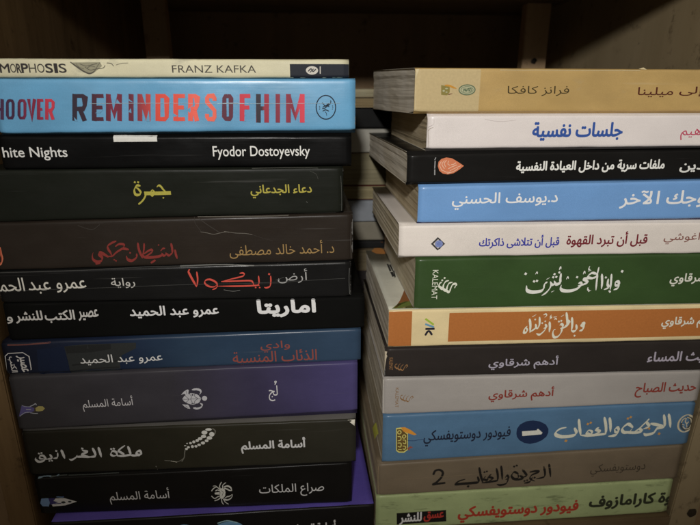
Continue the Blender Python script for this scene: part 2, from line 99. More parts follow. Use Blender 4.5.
 {"name":"crease","mats":[[0.0674,0.0674,0.0634],[0.2005,0.2005,0.1856]],"prims":[[1,"s",0.504,[[108.62,22.06],[132.83,22.49],[153.56,21.93]]]],"label":None,"base":0.25,"grad":None},
 {"name":"crease","mats":[[0.0674,0.0674,0.0634],[0.2005,0.2005,0.1856]],"prims":[[0,"s",0.446,[[153.56,21.93],[182.02,22.56],[210.21,22.95]]]],"label":None,"base":0.25,"grad":None},
 {"name":"crease","mats":[[0.0674,0.0674,0.0634],[0.2005,0.2005,0.1856]],"prims":[[0,"s",0.308,[[2.8,19.7],[37.47,20.18],[78.73,21.47],[108.62,22.06]]]],"label":None,"base":0.25,"grad":None}]},
{"n":"amarita","o":[-187.73,0.6,-147.9],"rz":0.0,"L":223.0,"zt":[25.62,22.78],"zb":[0.62,1.11],"ct":[25.77,23.09],"cb":[0.0,0.97],"ink":[
 {"name":"title","mats":[[0.82,0.82,0.82]],"prims":[[0,"t",0,["اماريتا",154.43,190.91,10.18,21.43,0.05,0.0,0]]],"label":None,"base":0.07,"grad":None},
 {"name":"author_name","mats":[[0.82,0.82,0.82]],"prims":[[0,"t",0,["عمرو عبد الحميد",75.14,129.74,11.88,20.02,0.024,0.0,0]]],"label":None,"base":0.07,"grad":None},
 {"name":"publisher_name","mats":[[0.6854,0.6694,0.6381]],"prims":[[0,"t",0,["عصير",43.79,55.85,11.91,19.17,0.022,0.0,0]],[0,"t",0,["الكتب",23.76,41.38,11.21,19.37,0.022,0.0,0]],[0,"t",0,["للنشر",6.21,22.14,11.5,19.49,0.022,0.0,0]],[0,"t",0,["والتوزيع",-22.94,4.26,10.38,19.0,0.022,0.0,0]]],"label":None,"base":0.07,"grad":None}]},
{"n":"wolves","o":[-193.19,0,-171.42],"rz":0.0,"L":226.12,"zt":[22.8,24.28],"zb":[0.69,1.2],"ct":[23.44,24.42],"cb":[0.0,0.79],"ink":[
 {"name":"illustration","mats":[[0.0338,0.0367,0.0367],[0.0222,0.0233,0.0233],[0.0117,0.0189,0.0465],[0.1706,0.0659,0.0577]],"prims":[[0,"p",0.0,[[37.77,18.55],[50.6,19.41],[66.56,19.3],[82.02,19.22],[81.56,15.3],[72.3,10.87],[70.35,5.25],[70.25,-0.52],[52.59,-1.43],[38.81,-1.94],[38.64,6.68]]],[1,"p",0.0,[[37.77,18.55],[66.52,19.02],[66.05,15.39],[53.46,13.67],[38.69,13.47]]],[1,"s",1.098,[[41.12,5.14],[53.66,6.29],[69.94,6.98]]],[1,"s",0.732,[[39.25,0.93],[55.58,2.18],[69.36,2.41]]],[0,"s",1.098,[[68.44,14.72],[75.95,15.25]]],[2,"p",0.0,[[21.0,17.03],[37.48,18.28],[38.39,6.69],[38.57,-1.93],[18.9,-2.72]]],[3,"s",0.96,[[4.2,20.79],[16.2,20.7],[29.62,21.53]]]],"label":None,"base":0.02,"grad":None},
 {"name":"title","mats":[[0.3043,0.0794,0.0617]],"prims":[[0,"t",0,["وادي",160.37,179.36,8.8,16.73,0.008,0.0,0]],[0,"t",0,["الذئاب المنسية",142.02,196.86,-0.24,9.97,0.008,0.0,0]]],"label":None,"base":0.07,"grad":None},
 {"name":"author_name","mats":[[0.805,0.805,0.7867]],"prims":[[0,"t",0,["عمرو عبد الحميد",46.03,97.26,4.35,11.6,0.006,0.0,0]]],"label":None,"base":0.07,"grad":None},
 {"name":"publisher_emblem","mats":[[0.716,0.699,0.6822]],"prims":[[0,"f",0.556,[[3.23,15.01],[12.2,15.22],[15.45,12.43],[15.24,3.35],[12.37,0.05],[1.28,0.15],[-0.19,2.97],[1.19,13.18],[3.23,15.01],[4.0,15.03]]],[0,"t",0,["عصير",7.57,13.42,1.78,13.03,0.03,0.0,-90]],[0,"t",0,["الكتب",2.33,6.71,1.7,12.69,0.02,0.0,-90]]],"label":None,"base":0.07,"grad":None}]},
{"n":"lujj","o":[-192.72,-0.5,-212.19],"rz":0.0,"L":223.53,"zt":[40.01,41.07],"zb":[0.79,3.98],"ct":[40.71,41.49],"cb":[0.0,0.82],"ink":[
 {"name":"title","mats":[[0.82,0.82,0.82]],"prims":[[0,"t",0,["لج",163.67,169.66,11.24,23.04,-0.008,0.0,0]],[0,"s",0.528,[[168.14,23.79],[169.16,25.99],[168.11,26.2],[168.31,24.69]]]],"label":None,"base":0.07,"grad":None},
 {"name":"author_name","mats":[[0.8119,0.7926,0.8119]],"prims":[[0,"t",0,["أسامة المسلم",42.52,74.76,11.13,21.43,-0.004,0.0,0]]],"label":None,"base":0.07,"grad":None},
 {"name":"turtle_emblem","mats":[[0.6475,0.6475,0.6822],[0.0568,0.0527,0.07]],"prims":[[0,"p",0.0,[[106.7,16.65],[108.19,18.72],[110.13,19.67],[112.54,20.59],[115.06,20.17],[117.03,18.7],[119.16,16.23],[116.6,13.57],[114.34,11.81],[112.25,11.95],[109.55,13.21],[107.6,14.81]]],[0,"e",0.0,[121.22,16.21,1.67,1.85]],[0,"p",0.0,[[106.19,19.76],[108.28,22.2],[110.71,23.55],[111.54,22.96],[110.97,20.69],[111.1,19.07],[109.37,18.91],[108.58,20.47]]],[0,"p",0.0,[[106.23,12.61],[108.29,12.21],[110.15,12.08],[110.8,10.4],[111.23,8.9],[109.65,9.11],[107.68,10.61]]],[0,"c",1.337,[[113.92,23.14],[116.49,23.3],[118.75,22.52],[119.16,20.72],[118.12,19.44]]],[0,"c",1.263,[[117.45,18.13],[116.17,19.56]]],[0,"c",1.411,[[113.66,9.29],[116.2,8.79],[118.64,9.89],[119.24,11.49],[118.17,12.65]]],[0,"c",1.131,[[115.83,12.81],[117.58,14.05],[118.65,15.72]]],[1,"s",0.279,[[107.05,16.47],[109.82,16.18],[119.16,16.23]]],[1,"s",0.279,[[108.88,18.67],[110.75,16.12],[108.91,13.8]]],[1,"s",0.274,[[111.57,20.12],[112.79,18.15],[112.14,16.03],[112.88,13.81],[112.27,12.22]]],[1,"e",0.0,[113.63,19.29,0.6,0.63]],[1,"e",0.0,[113.34,12.69,0.56,0.49]],[1,"s",0.279,[[115.04,19.9],[115.09,17.74],[116.84,16.38],[114.83,14.77],[114.37,12.08]]],[1,"s",0.229,[[115.94,22.26],[117.52,21.73],[117.88,20.53]]],[1,"s",0.236,[[115.32,9.56],[117.24,9.98],[118.03,11.02]]],[1,"s",0.232,[[109.68,22.38],[109.95,20.22]]],[1,"s",0.232,[[108.22,11.39],[109.96,9.91]]]],"label":None,"base":0.07,"grad":None},
 {"name":"figure_illustration","mats":[[0.1466,0.126,0.3333],[0.5043,0.4337,0.1539],[0.5043,0.5192,0.5813],[0.1013,0.0747,0.0527]],"prims":[[0,"p",0.0,[[1.48,10.35],[4.69,18.47],[6.98,17.81],[10.08,17.16],[12.05,16.07],[11.67,13.85],[9.37,13.04],[6.07,12.62]]],[1,"p",0.0,[[12.84,16.02],[14.94,17.29],[17.58,16.99],[18.7,15.32],[17.03,13.69],[14.28,13.36],[12.73,13.78]]],[2,"s",0.585,[[9.87,17.5],[12.19,18.49],[13.4,19.31],[13.78,18.39]]],[2,"s",0.585,[[9.32,12.72],[11.37,12.13],[13.51,11.99]]],[2,"s",0.638,[[7.07,15.25],[9.72,15.07]]],[3,"s",0.638,[[12.15,16.71],[12.52,15.08],[11.66,13.21]]],[2,"s",0.372,[[2.22,10.62],[5.6,12.97],[8.86,13.2]]],[2,"s",0.314,[[4.96,18.45],[6.94,17.56],[9.83,17.24]]]],"label":None,"base":0.07,"grad":None}]},
{"n":"gharaniq","o":[-192.0,-0.4,-250.23],"rz":-0.00541,"L":221.84,"zt":[37.19,35.65],"zb":[3.04,0.85],"ct":[37.99,38.8],"cb":[1.41,0.0],"ink":[
 {"name":"title","mats":[[0.82,0.82,0.82]],"prims":[[0,"c",1.693,[[74.96,13.74],[74.11,16.26],[71.66,14.72],[73.25,12.71],[75.02,14.29]]],[0,"c",1.493,[[74.7,13.47],[70.5,12.57],[67.17,13.28]]],[0,"c",1.892,[[66.83,19.88],[67.5,16.02],[67.43,13.54],[64.62,12.84]]],[0,"c",1.471,[[64.69,20.8],[60.17,17.18],[60.93,16.05],[63.17,14.02],[62.55,12.66]]],[0,"c",1.493,[[67.17,13.28],[62.89,12.65],[58.72,12.85]]],[0,"c",1.493,[[58.94,12.84],[58.43,15.89],[56.29,16.81],[54.85,14.41],[56.24,12.96],[58.56,13.4]]],[0,"d",1.471,[[55.6,18.48]]],[0,"d",1.449,[[57.32,18.68]]],[0,"c",1.961,[[47.49,19.95],[47.9,16.38],[48.27,12.51]]],[0,"c",1.863,[[43.63,19.58],[44.62,15.43],[44.09,13.26],[40.33,12.89]]],[0,"c",1.471,[[36.95,18.25],[39.91,17.02],[35.85,15.3],[38.22,13.81],[40.7,13.15]]],[0,"c",1.471,[[40.89,12.86],[35.35,13.4],[31.75,13.3]]],[0,"d",1.536,[[36.84,19.75]]],[0,"c",1.471,[[32.84,14.62],[31.45,12.76],[28.75,11.24],[27.28,11.86]]],[0,"c",1.931,[[23.28,19.15],[23.87,15.86],[24.37,12.55]]],[0,"c",1.448,[[20.51,17.11],[19.73,13.59],[17.17,12.89]]],[0,"d",1.426,[[19.89,18.77]]],[0,"c",1.471,[[15.44,15.98],[16.11,13.22],[12.88,12.55]]],[0,"d",1.207,[[14.21,11.11]]],[0,"d",1.207,[[15.89,11.17]]],[0,"c",1.471,[[12.44,12.57],[10.91,15.38],[8.88,15.2],[8.57,13.3],[11.17,12.91]]],[0,"c",1.545,[[12.36,13.4],[10.23,11.3],[7.06,10.91],[5.62,12.9],[6.07,14.24]]],[0,"d",1.317,[[8.46,17.26]]],[0,"d",1.317,[[10.17,17.59]]]],"label":None,"base":0.07,"grad":None},
 {"name":"author_name","mats":[[0.82,0.82,0.82]],"prims":[[0,"t",0,["أسامة المسلم",142.42,186.33,11.07,22.28,0.03,0.0,0]]],"label":None,"base":0.07,"grad":None},
 {"name":"tail_emblem","mats":[[0.82,0.82,0.7685],[0.2046,0.1955,0.1613]],"prims":[[1,"s",0.804,[[124.26,31.69],[125.74,29.94],[125.21,27.58]]],[0,"e",0.0,[121.36,31.14,2.15,1.01]],[0,"e",0.0,[118.43,28.89,1.95,1.57]],[0,"e",0.0,[123.24,27.32,1.72,1.81]],[0,"e",0.0,[117.62,25.86,1.7,1.31]],[0,"e",0.0,[121.41,24.47,1.84,1.33]],[0,"e",0.0,[115.18,24.19,1.49,1.21]],[0,"e",0.0,[113.11,22.78,1.15,1.15]],[0,"e",0.0,[119.4,22.36,1.26,1.09]],[0,"e",0.0,[116.79,20.69,1.38,1.21]],[0,"e",0.0,[110.73,21.79,1.03,1.09]],[0,"e",0.0,[114.09,19.3,1.15,0.96]],[0,"e",0.0,[108.47,20.93,0.92,0.9]],[0,"e",0.0,[111.86,18.23,1.03,0.96]],[0,"e",0.0,[109.49,18.13,0.98,1.15]],[0,"e",0.0,[106.16,20.76,0.52,0.48]],[0,"e",0.0,[106.75,17.7,0.98,0.9]],[0,"e",0.0,[105.31,16.39,0.98,0.84]],[0,"e",0.0,[104.75,19.03,0.74,0.36]],[1,"s",0.689,[[104.45,15.8],[103.89,13.4],[103.34,9.95],[101.41,6.54]]],[1,"s",0.459,[[103.11,9.26],[100.61,7.28],[97.92,6.36],[94.53,7.15],[89.98,7.79]]]],"label":None,"base":0.07,"grad":None},
 {"name":"edge_wear","mats":[[0.82,0.7887,0.672]],"prims":[[0,"p",0.0,[[215.89,34.56],[221.08,34.67],[220.68,30.12]]]],"label":None,"base":0.25,"grad":None},
 {"name":"edge_wear","mats":[[0.82,0.7887,0.672]],"prims":[[0,"s",0.281,[[94.05,7.17],[97.98,6.0]]]],"label":None,"base":0.25,"grad":None},
 {"name":"edge_wear","mats":[[0.82,0.7887,0.672]],"prims":[[0,"s",0.201,[[83.57,3.42],[83.89,0.12]]]],"label":None,"base":0.25,"grad":None}]},
{"n":"sira","o":[-190.76,0,-286.08],"rz":0.0,"L":217.82,"zt":[35.56,34.95],"zb":[5.49,0.02],"ct":[37.19,35.81],"cb":[5.47,0.0],"ink":[
 {"name":"title","mats":[[0.82,0.82,0.82]],"prims":[[0,"t",0,["صراع الملكات",151.4,197.65,7.9,18.86,-0.006,0.0,0]]],"label":None,"base":0.07,"grad":None},
 {"name":"author_name","mats":[[0.82,0.82,0.82]],"prims":[[0,"t",0,["أسامة المسلم",47.76,88.75,6.51,19.09,-0.004,0.0,0]]],"label":None,"base":0.07,"grad":None},
 {"name":"crab_emblem","mats":[[0.82,0.82,0.7486],[0.0989,0.0866,0.0698]],"prims":[[0,"p",0.0,[[123.48,16.14],[125.56,17.28],[127.23,16.29],[127.69,13.5],[127.18,10.43],[125.41,8.03],[123.68,8.42],[123.63,11.21],[124.05,13.66]]],[0,"p",0.0,[[120.05,13.53],[123.58,13.99],[123.56,11.71],[120.2,12.1]]],[0,"c",1.04,[[126.86,18.14],[129.41,18.95],[131.55,17.33],[132.18,14.84]]],[0,"c",0.867,[[127.05,17.21],[128.98,16.21],[130.65,15.09],[132.18,14.78]]],[0,"c",1.055,[[126.36,7.37],[128.85,6.94],[131.48,8.69],[132.47,11.56]]],[0,"c",0.88,[[126.68,8.29],[128.54,9.75],[130.58,10.28],[132.28,11.69]]],[0,"s",0.6,[[124.27,16.72],[123.95,19.18],[125.42,22.29]]],[0,"s",0.542,[[125.96,17.26],[126.23,19.7],[128.26,21.74]]],[0,"s",0.65,[[123.98,16.12],[121.9,18.35],[119.59,17.23],[118.19,15.27]]],[0,"s",0.45,[[122.6,17.71],[121.23,19.3],[119.49,19.25]]],[0,"s",0.739,[[123.42,15.23],[122.22,15.89],[121.02,15.15]]],[0,"s",0.65,[[123.58,10.59],[122.04,10.04],[119.69,8.6],[117.85,10.73]]],[0,"s",0.69,[[124.0,9.34],[122.11,7.56],[119.8,6.73]]],[0,"s",0.55,[[124.41,8.08],[124.69,4.95],[125.58,3.35]]],[0,"s",0.55,[[125.66,8.02],[126.97,5.16],[128.91,3.38]]],[1,"s",0.3,[[124.91,15.16],[126.05,13.57],[125.1,10.84]]],[1,"s",0.3,[[128.85,18.06],[130.26,16.77]]],[1,"s",0.3,[[128.43,8.21],[130.29,9.67]]]],"label":None,"base":0.07,"grad":None},
 {"name":"boat_emblem","mats":[[0.82,0.82,0.82],[0.2343,0.3824,0.6678],[0.0647,0.0551,0.2037],[0.0465,0.0551,0.0551]],"prims":[[0,"p",0.0,[[9.89,13.35],[17.49,13.29],[25.4,10.02],[17.31,7.18],[8.82,6.61],[7.51,10.36]]],[1,"p",0.0,[[2.37,13.69],[6.91,13.67],[7.51,10.36],[6.17,6.73],[2.04,7.12],[0.95,9.7]]],[2,"p",0.0,[[6.91,13.67],[11.81,13.45],[9.93,11.22],[13.18,10.1],[7.5,7.93],[7.29,10.37]]],[3,"e",0.0,[16.33,9.76,1.53,0.96]],[3,"e",0.0,[20.67,10.14,1.23,0.72]],[2,"s",0.603,[[10.31,8.78],[14.55,9.06]]],[2,"d",0.905,[[17.08,14.56]]],[1,"s",0.603,[[12.75,14.57],[16.87,14.19]]]],"label":None,"base":0.07,"grad":None},
 {"name":"edge_art","mats":[[0.2561,0.3548,0.4413],[0.0989,0.1123,0.1055]],"prims":[[0,"s",0.975,[[2.87,30.19],[6.9,30.85],[10.8,30.69]]],[1,"s",0.845,[[10.77,30.53],[17.42,31.08],[21.38,31.25]]],[0,"s",0.78,[[14.76,30.86],[16.23,31.87]]],[1,"s",0.65,[[22.67,31.03],[37.23,31.26],[55.91,31.67]]]],"label":None,"base":0.1,"grad":None}]},
{"n":"lastl","o":[-181.02,-9,-312.9],"rz":0.02677,"L":224.2,"zt":[31.96,26.33],"zb":[0.3,0.3],"ct":[31.98,26.35],"cb":[0.0,0.0],"ink":[
 {"name":"author_name","mats":[[0.82,0.82,0.82]],"prims":[[0,"t",0,["أسامة المسلم",164.15,195.92,4.36,15.69,0.03,0.0,0]]],"label":None,"base":0.07,"grad":None},
 {"name":"illustration","mats":[[0.2185,0.4629,0.7516],[0.0523,0.1187,0.2637],[0.4629,0.7516,0.82]],"prims":[[0,"e",0.0,[119.35,15.16,10.5,6.62]],[1,"e",0.0,[120.61,12.8,9.1,5.88]],[2,"s",0.828,[[112.06,21.22],[118.45,22.69],[125.32,20.32]]],[0,"e",0.0,[88.13,17.5,6.12,5.0]],[1,"e",0.0,[87.28,15.81,5.52,4.35]]],"label":None,"base":0.05,"grad":None}]}],"R":[{"n":"milena","o":[63.23,0,-11.31],"rz":0.0257,"L":214.07,"zt":[25.39,25.26],"zb":[1.02,0.8],"ct":[25.49,25.36],"cb":[0.17,0.0],"ink":[
 {"name":"colour_panel","mats":[[0.5008,0.3919,0.2051]],"prims":[[0,"g",0,[-0.01,38.5,0.02,0.98,1]]],"label":None,"base":0.03,"grad":None},
 {"name":"title","mats":[[0.0842,0.0202,0.011]],"prims":[[0,"t",0,["ميلينا",136.99,159.79,8.54,14.25,0.01,0.0,0]],[0,"t",0,["إلى",163.89,179.22,8.96,14.64,0.01,0.0,0]]],"label":None,"base":0.07,"grad":None},
 {"name":"author_name","mats":[[0.0487,0.035,0.0123]],"prims":[[0,"t",0,["فرانز كافكا",55.37,93.39,9.13,14.75,0.004,0.0,0]]],"label":None,"base":0.07,"grad":None},
 {"name":"publisher_emblem","mats":[[0.2339,0.1915,0.0518],[0.5244,0.2491,0.035],[0.1111,0.0239,0.0152],[0.1111,0.1481,0.0842],[0.4124,0.4124,0.257]],"prims":[[0,"p",0.0,[[15.35,15.16],[20.48,14.19],[20.65,11.23],[19.26,9.45],[15.63,9.73]]],[4,"e",0.0,[17.0,11.94,0.67,0.53]],[4,"e",0.0,[18.63,13.2,0.84,0.35]],[4,"e",0.0,[18.73,11.23,0.6,0.36]],[1,"c",0.877,[[17.68,14.97],[20.23,14.78],[22.4,13.92],[24.36,13.29]]],[2,"c",0.891,[[20.08,9.97],[22.1,10.44]]],[3,"e",0.0,[30.89,12.52,5.14,3.06]],[4,"e",0.0,[30.89,12.52,4.46,2.43]],[3,"r",0.3,[30.89,12.52,3.69,1.8]],[3,"s",0.464,[[28.73,11.64],[29.05,13.22],[29.78,11.84],[30.34,13.03]]],[3,"s",0.59,[[29.92,13.03],[30.64,11.84],[31.2,13.03]]],[3,"s",0.514,[[31.83,13.23],[32.14,11.73],[32.71,12.84]]],[3,"s",0.429,[[31.18,13.23],[33.1,13.31],[33.69,12.24],[33.0,11.73]]]],"label":None,"base":0.07,"grad":None},
 {"name":"edge_wear","mats":[[0.5863,0.4892,0.2897]],"prims":[[0,"p",0.0,[[-0.21,23.99],[2.29,24.01],[0.97,20.55],[0.18,16.76]]]],"label":None,"base":0.2,"grad":None},
 {"name":"edge_wear","mats":[[0.5863,0.4892,0.2897]],"prims":[[0,"s",0.348,[[0.34,15.67],[0.55,6.87],[0.88,1.29]]]],"label":None,"base":0.2,"grad":None},
 {"name":"edge_wear","mats":[[0.5863,0.4892,0.2897]],"prims":[[0,"s",0.319,[[49.87,23.5],[86.29,23.59],[136.22,23.62]]]],"label":None,"base":0.2,"grad":None},
 {"name":"edge_wear","mats":[[0.5863,0.4892,0.2897]],"prims":[[0,"p",0.0,[[136.04,24.63],[139.05,25.54],[141.18,24.32]]]],"label":None,"base":0.2,"grad":None}]},
{"n":"psych","o":[71.4,0,-32.85],"rz":0.0,"L":208.0,"zt":[20.8,20.68],"zb":[1.51,1.82],"ct":[21.64,21.48],"cb":[0.0,0.72],"ink":[
 {"name":"title","mats":[[0.0338,0.0874,0.3276]],"prims":[[0,"t",0,["جلسات نفسية",64.45,120.5,4.46,14.81,0.03,0.0,0]]],"label":None,"base":0.07,"grad":None},
 {"name":"author_name","mats":[[0.4838,0.0505,0.1055]],"prims":[[0,"t",0,["إبراهيم",158.15,181.79,3.84,12.37,0.004,0.0,0]]],"label":None,"base":0.07,"grad":None},
 {"name":"crease","mats":[[0.5074,0.4497,0.4278],[0.3369,0.2832,0.2274]],"prims":[[0,"s",0.18,[[0.76,12.68],[3.67,14.38],[3.85,16.94]]]],"label":None,"base":0.15,"grad":None},
 {"name":"crease","mats":[[0.5074,0.4497,0.4278],[0.3369,0.2832,0.2274]],"prims":[[1,"s",0.216,[[0.57,10.39],[1.7,11.82],[3.47,12.38]]]],"label":None,"base":0.15,"grad":None},
 {"name":"crease","mats":[[0.5074,0.4497,0.4278],[0.3369,0.2832,0.2274]],"prims":[[0,"s",0.144,[[34.49,17.07],[38.81,16.13],[44.93,15.64],[53.4,16.4]]]],"label":None,"base":0.15,"grad":None},
 {"name":"crease","mats":[[0.5074,0.4497,0.4278],[0.3369,0.2832,0.2274]],"prims":[[1,"s",0.216,[[-0.03,18.38],[0.59,9.81],[1.34,1.1]]]],"label":None,"base":0.15,"grad":None}]},
{"n":"secrets","o":[60.07,-0.4,-52.83],"rz":0.02454,"L":220.07,"zt":[18.35,19.54],"zb":[0.95,0.71],"ct":[19.88,20.64],"cb":[0.0,0.69],"ink":[
 {"name":"title","mats":[[0.7787,0.7787,0.7328]],"prims":[[0,"t",0,["ملفات سرية من داخل العيادة النفسية",68.26,165.06,5.33,12.63,0.03,0.0,0]]],"label":None,"base":0.07,"grad":None},
 {"name":"author_name","mats":[[0.7328,0.7328,0.6885]],"prims":[[0,"t",0,["الدين",175.95,197.9,4.5,11.46,0.03,0.0,0]]],"label":None,"base":0.07,"grad":None},
 {"name":"publisher_emblem","mats":[[0.632,0.2064,0.0999],[0.7787,0.5028,0.3599],[0.3123,0.3123,0.3123]],"prims":[[0,"p",0.0,[[18.87,10.32],[19.18,12.88],[20.85,14.56],[23.89,15.38],[27.45,14.79],[31.11,12.74],[35.04,10.25],[32.29,8.01],[28.86,5.89],[25.34,5.21],[22.2,5.77],[19.9,7.52]]],[1,"s",0.399,[[25.33,13.24],[24.98,11.53],[26.36,10.66]]],[1,"s",0.399,[[23.98,13.68],[22.76,11.77],[23.75,9.84]]],[1,"s",0.399,[[22.67,13.48],[21.37,11.36],[22.93,8.77]]],[1,"s",0.399,[[20.72,12.86],[19.95,10.74],[21.67,7.5]]],[1,"s",0.354,[[22.1,7.71],[24.37,6.6],[26.6,6.57]]],[1,"s",0.443,[[27.22,11.08],[28.54,11.28],[29.82,12.12]]],[1,"s",0.45,[[25.58,8.74],[27.74,9.79],[30.34,10.83]]],[1,"s",0.354,[[26.55,7.44],[30.0,9.11],[33.04,10.28]]],[1,"s",0.354,[[24.87,5.73],[28.8,6.98],[31.36,8.67]]],[2,"f",0.523,[[17.39,15.45],[16.71,13.97]]],[2,"f",0.62,[[17.04,13.54],[16.96,8.85]]],[2,"f",0.697,[[17.03,8.42],[17.19,4.98]]]],"label":None,"base":0.07,"grad":None}]},
{"n":"other","o":[67.76,0,-78.42],"rz":0.0,"L":212.0,"zt":[24.64,26.2],"zb":[1.74,1.22],"ct":[25.55,26.22],"cb":[1.2,0.0],"ink":[
 {"name":"author_name","mats":[[0.8152,0.82,0.82]],"prims":[[0,"t",0,["د.يوسف الحسني",21.27,88.34,8.32,18.64,0.014,0.0,0]]],"label":None,"base":0.07,"grad":None},
 {"name":"title","mats":[[0.82,0.82,0.82]],"prims":[[0,"t",0,["زوجك الآخر",129.5,191.07,7.59,18.69,0.018,0.0,0]]],"label":None,"base":0.07,"grad":None}]},
{"n":"coffee","o":[56.42,-0.3,-101.04],"rz":0.0,"L":225.0,"zt":[23.32,21.33],"zb":[2.51,0.1],"ct":[23.82,22.55],"cb":[1.9,0.0],"ink":[
 {"name":"publisher_emblem","mats":[[0.0486,0.0454,0.0486],[0.7093,0.649,0.5779],[0.1792,0.2316,0.4989],[0.3014,0.3505,0.5917]],"prims":[[0,"p",0.0,[[20.39,8.66],[24.63,13.07],[29.47,8.63],[24.85,4.26]]],[1,"p",0.0,[[21.92,8.64],[24.84,11.66],[25.77,10.72],[28.04,9.2],[28.09,8.27],[26.17,6.42],[25.01,5.49]]],[2,"e",0.0,[25.51,8.6,2.49,2.38]],[3,"r",0.293,[25.51,8.6,1.76,1.54]],[0,"d",0.951,[[25.91,11.46]]],[0,"d",0.951,[[26.21,5.74]]]],"label":None,"base":0.07,"grad":None},
 {"name":"subtitle","mats":[[0.0454,0.0519,0.3505]],"prims":[[0,"t",0,["قبل أن تتلاشى ذاكرتك",51.51,103.88,5.22,13.69,0.022,0.0,0]]],"label":None,"base":0.07,"grad":None},
 {"name":"title","mats":[[0.1792,0.0203,0.0289]],"prims":[[0,"t",0,["قبل أن تبرد القهوة",109.02,163.23,5.32,15.35,0.022,0.0,0]]],"label":None,"base":0.07,"grad":None},
 {"name":"author_name","mats":[[0.2398,0.0922,0.0745]],"prims":[[0,"t",0,["كاواغوشي",174.56,210.6,6.55,14.27,0.006,0.0,0]]],"label":None,"base":0.07,"grad":None}]},
{"n":"suhuf","o":[67.62,0,-137.3],"rz":0.0,"L":214.0,"zt":[37.43,36.09],"zb":[2.99,0.04],"ct":[38.01,36.2],"cb":[2.85,0.0],"ink":[
 {"name":"title","mats":[[0.82,0.82,0.7612]],"prims":[[0,"d",1.774,[[138.59,24.32]]],[0,"d",1.723,[[72.93,23.53]]],[0,"c",1.741,[[135.37,16.92],[137.0,17.14],[137.78,15.19],[135.74,14.49],[134.96,16.44]]],[0,"c",1.741,[[137.63,15.43],[137.45,12.76],[134.8,11.34]]],[0,"c",1.632,[[131.57,22.26],[132.06,16.73],[132.25,11.63]]],[0,"c",0.994,[[131.56,10.66],[132.63,9.91],[131.98,9.43]]],[0,"c",1.741,[[129.83,18.93],[129.86,15.55],[130.83,13.11],[128.06,11.69]]],[0,"d",1.419,[[127.98,20.16]]],[0,"c",1.741,[[124.94,22.35],[125.87,16.82],[126.08,12.21]]],[0,"c",1.524,[[121.98,22.39],[122.07,16.87],[122.4,11.3]]],[0,"c",1.524,[[122.11,27.15],[121.68,22.87],[120.84,20.5],[116.25,19.6]]],[0,"c",1.524,[[120.97,22.88],[117.84,23.4],[115.38,20.81],[118.82,19.81],[121.18,21.45]]],[0,"c",1.524,[[117.4,19.83],[112.51,19.42],[115.88,17.21],[113.27,15.56],[109.89,14.4]]],[0,"c",1.524,[[109.87,16.33],[111.22,16.79],[111.92,15.1],[109.62,14.65]]],[0,"d",1.538,[[108.11,20.67]]],[0,"c",1.959,[[111.92,15.1],[108.96,12.48],[104.42,11.1],[99.67,11.42],[97.81,13.14],[98.01,15.31]]],[0,"c",0.871,[[101.02,19.34],[101.52,21.0],[102.37,19.8]]],[0,"c",0.858,[[112.06,22.77],[112.5,24.66],[113.4,23.22]]],[0,"c",0.965,[[115.76,28.17],[115.32,26.29],[116.33,25.8]]],[0,"c",0.871,[[115.28,24.86],[117.1,25.31]]],[0,"c",0.979,[[116.54,13.33],[116.62,11.88],[117.91,11.13]]],[0,"c",0.979,[[117.3,10.41],[118.83,11.36]]],[0,"c",1.823,[[96.81,23.21],[96.78,19.64],[96.87,17.01],[94.38,16.33]]],[0,"c",1.057,[[95.3,26.06],[95.76,27.94],[96.4,26.52]]],[0,"d",1.515,[[95.53,24.17]]],[0,"d",1.515,[[93.8,21.11]]],[0,"d",1.515,[[91.73,20.9]]],[0,"d",1.515,[[92.41,23.03]]],[0,"c",1.609,[[96.93,16.53],[94.43,15.84],[92.74,18.26]]],[0,"c",1.609,[[93.65,16.58],[91.65,15.65],[90.23,17.82]]],[0,"c",1.823,[[91.1,16.37],[90.29,13.26],[88.07,10.16],[85.47,8.27]]],[0,"c",0.858,[[87.47,19.53],[89.43,20.7]]],[0,"c",0.858,[[91.78,10.58],[93.54,11.52]]],[0,"c",1.609,[[87.92,17.62],[86.45,16.2],[86.13,12.85]]],[0,"c",2.145,[[86.49,13.8],[84.42,11.43],[78.65,10.8],[75.02,12.06],[74.24,15.19]]],[0,"d",1.632,[[79.02,18.23]]],[0,"d",1.632,[[80.96,18.56]]],[0,"c",0.951,[[79.42,23.2],[80.19,24.61],[80.78,23.42]]]],"label":None,"base":0.07,"grad":None},
 {"name":"author_name","mats":[[0.7781,0.7781,0.6801]],"prims":[[0,"t",0,["أدهم شرقاوي",173.21,215.8,13.41,24.12,0.02,0.0,0]]],"label":None,"base":0.07,"grad":None},
 {"name":"publisher_name","mats":[[0.7781,0.7952,0.6645]],"prims":[[0,"t",0,["KALEMAT",11.28,15.0,6.9,26.88,-0.004,0.0,-90]]],"label":None,"base":0.07,"grad":None},
 {"name":"publisher_emblem","mats":[[0.7781,0.7952,0.6645]],"prims":[[0,"c",1.354,[[15.77,15.2],[16.1,17.55],[17.56,18.7]]],[0,"d",1.245,[[17.78,19.88]]],[0,"d",1.226,[[19.28,21.44]]],[0,"c",1.562,[[16.02,15.78],[18.38,13.97],[18.8,16.63],[20.09,18.96],[22.02,19.64]]],[0,"c",1.562,[[18.36,14.27],[20.71,12.75],[21.3,15.41],[22.41,17.75],[24.52,18.43]]],[0,"c",1.586,[[20.69,13.05],[22.76,11.7],[23.73,14.48],[24.84,16.83],[26.68,17.39],[27.58,16.49]]],[0,"c",1.042,[[26.29,14.44],[26.77,15.91],[27.69,16.61]]]],"label":None,"base":0.07,"grad":None}]},
{"n":"haqq","o":[51.19,-0.5,-164.63],"rz":0.0,"L":230.0,"zt":[30.18,27.23],"zb":[3.67,0.44],"ct":[30.34,27.27],"cb":[2.97,0.0],"ink":[
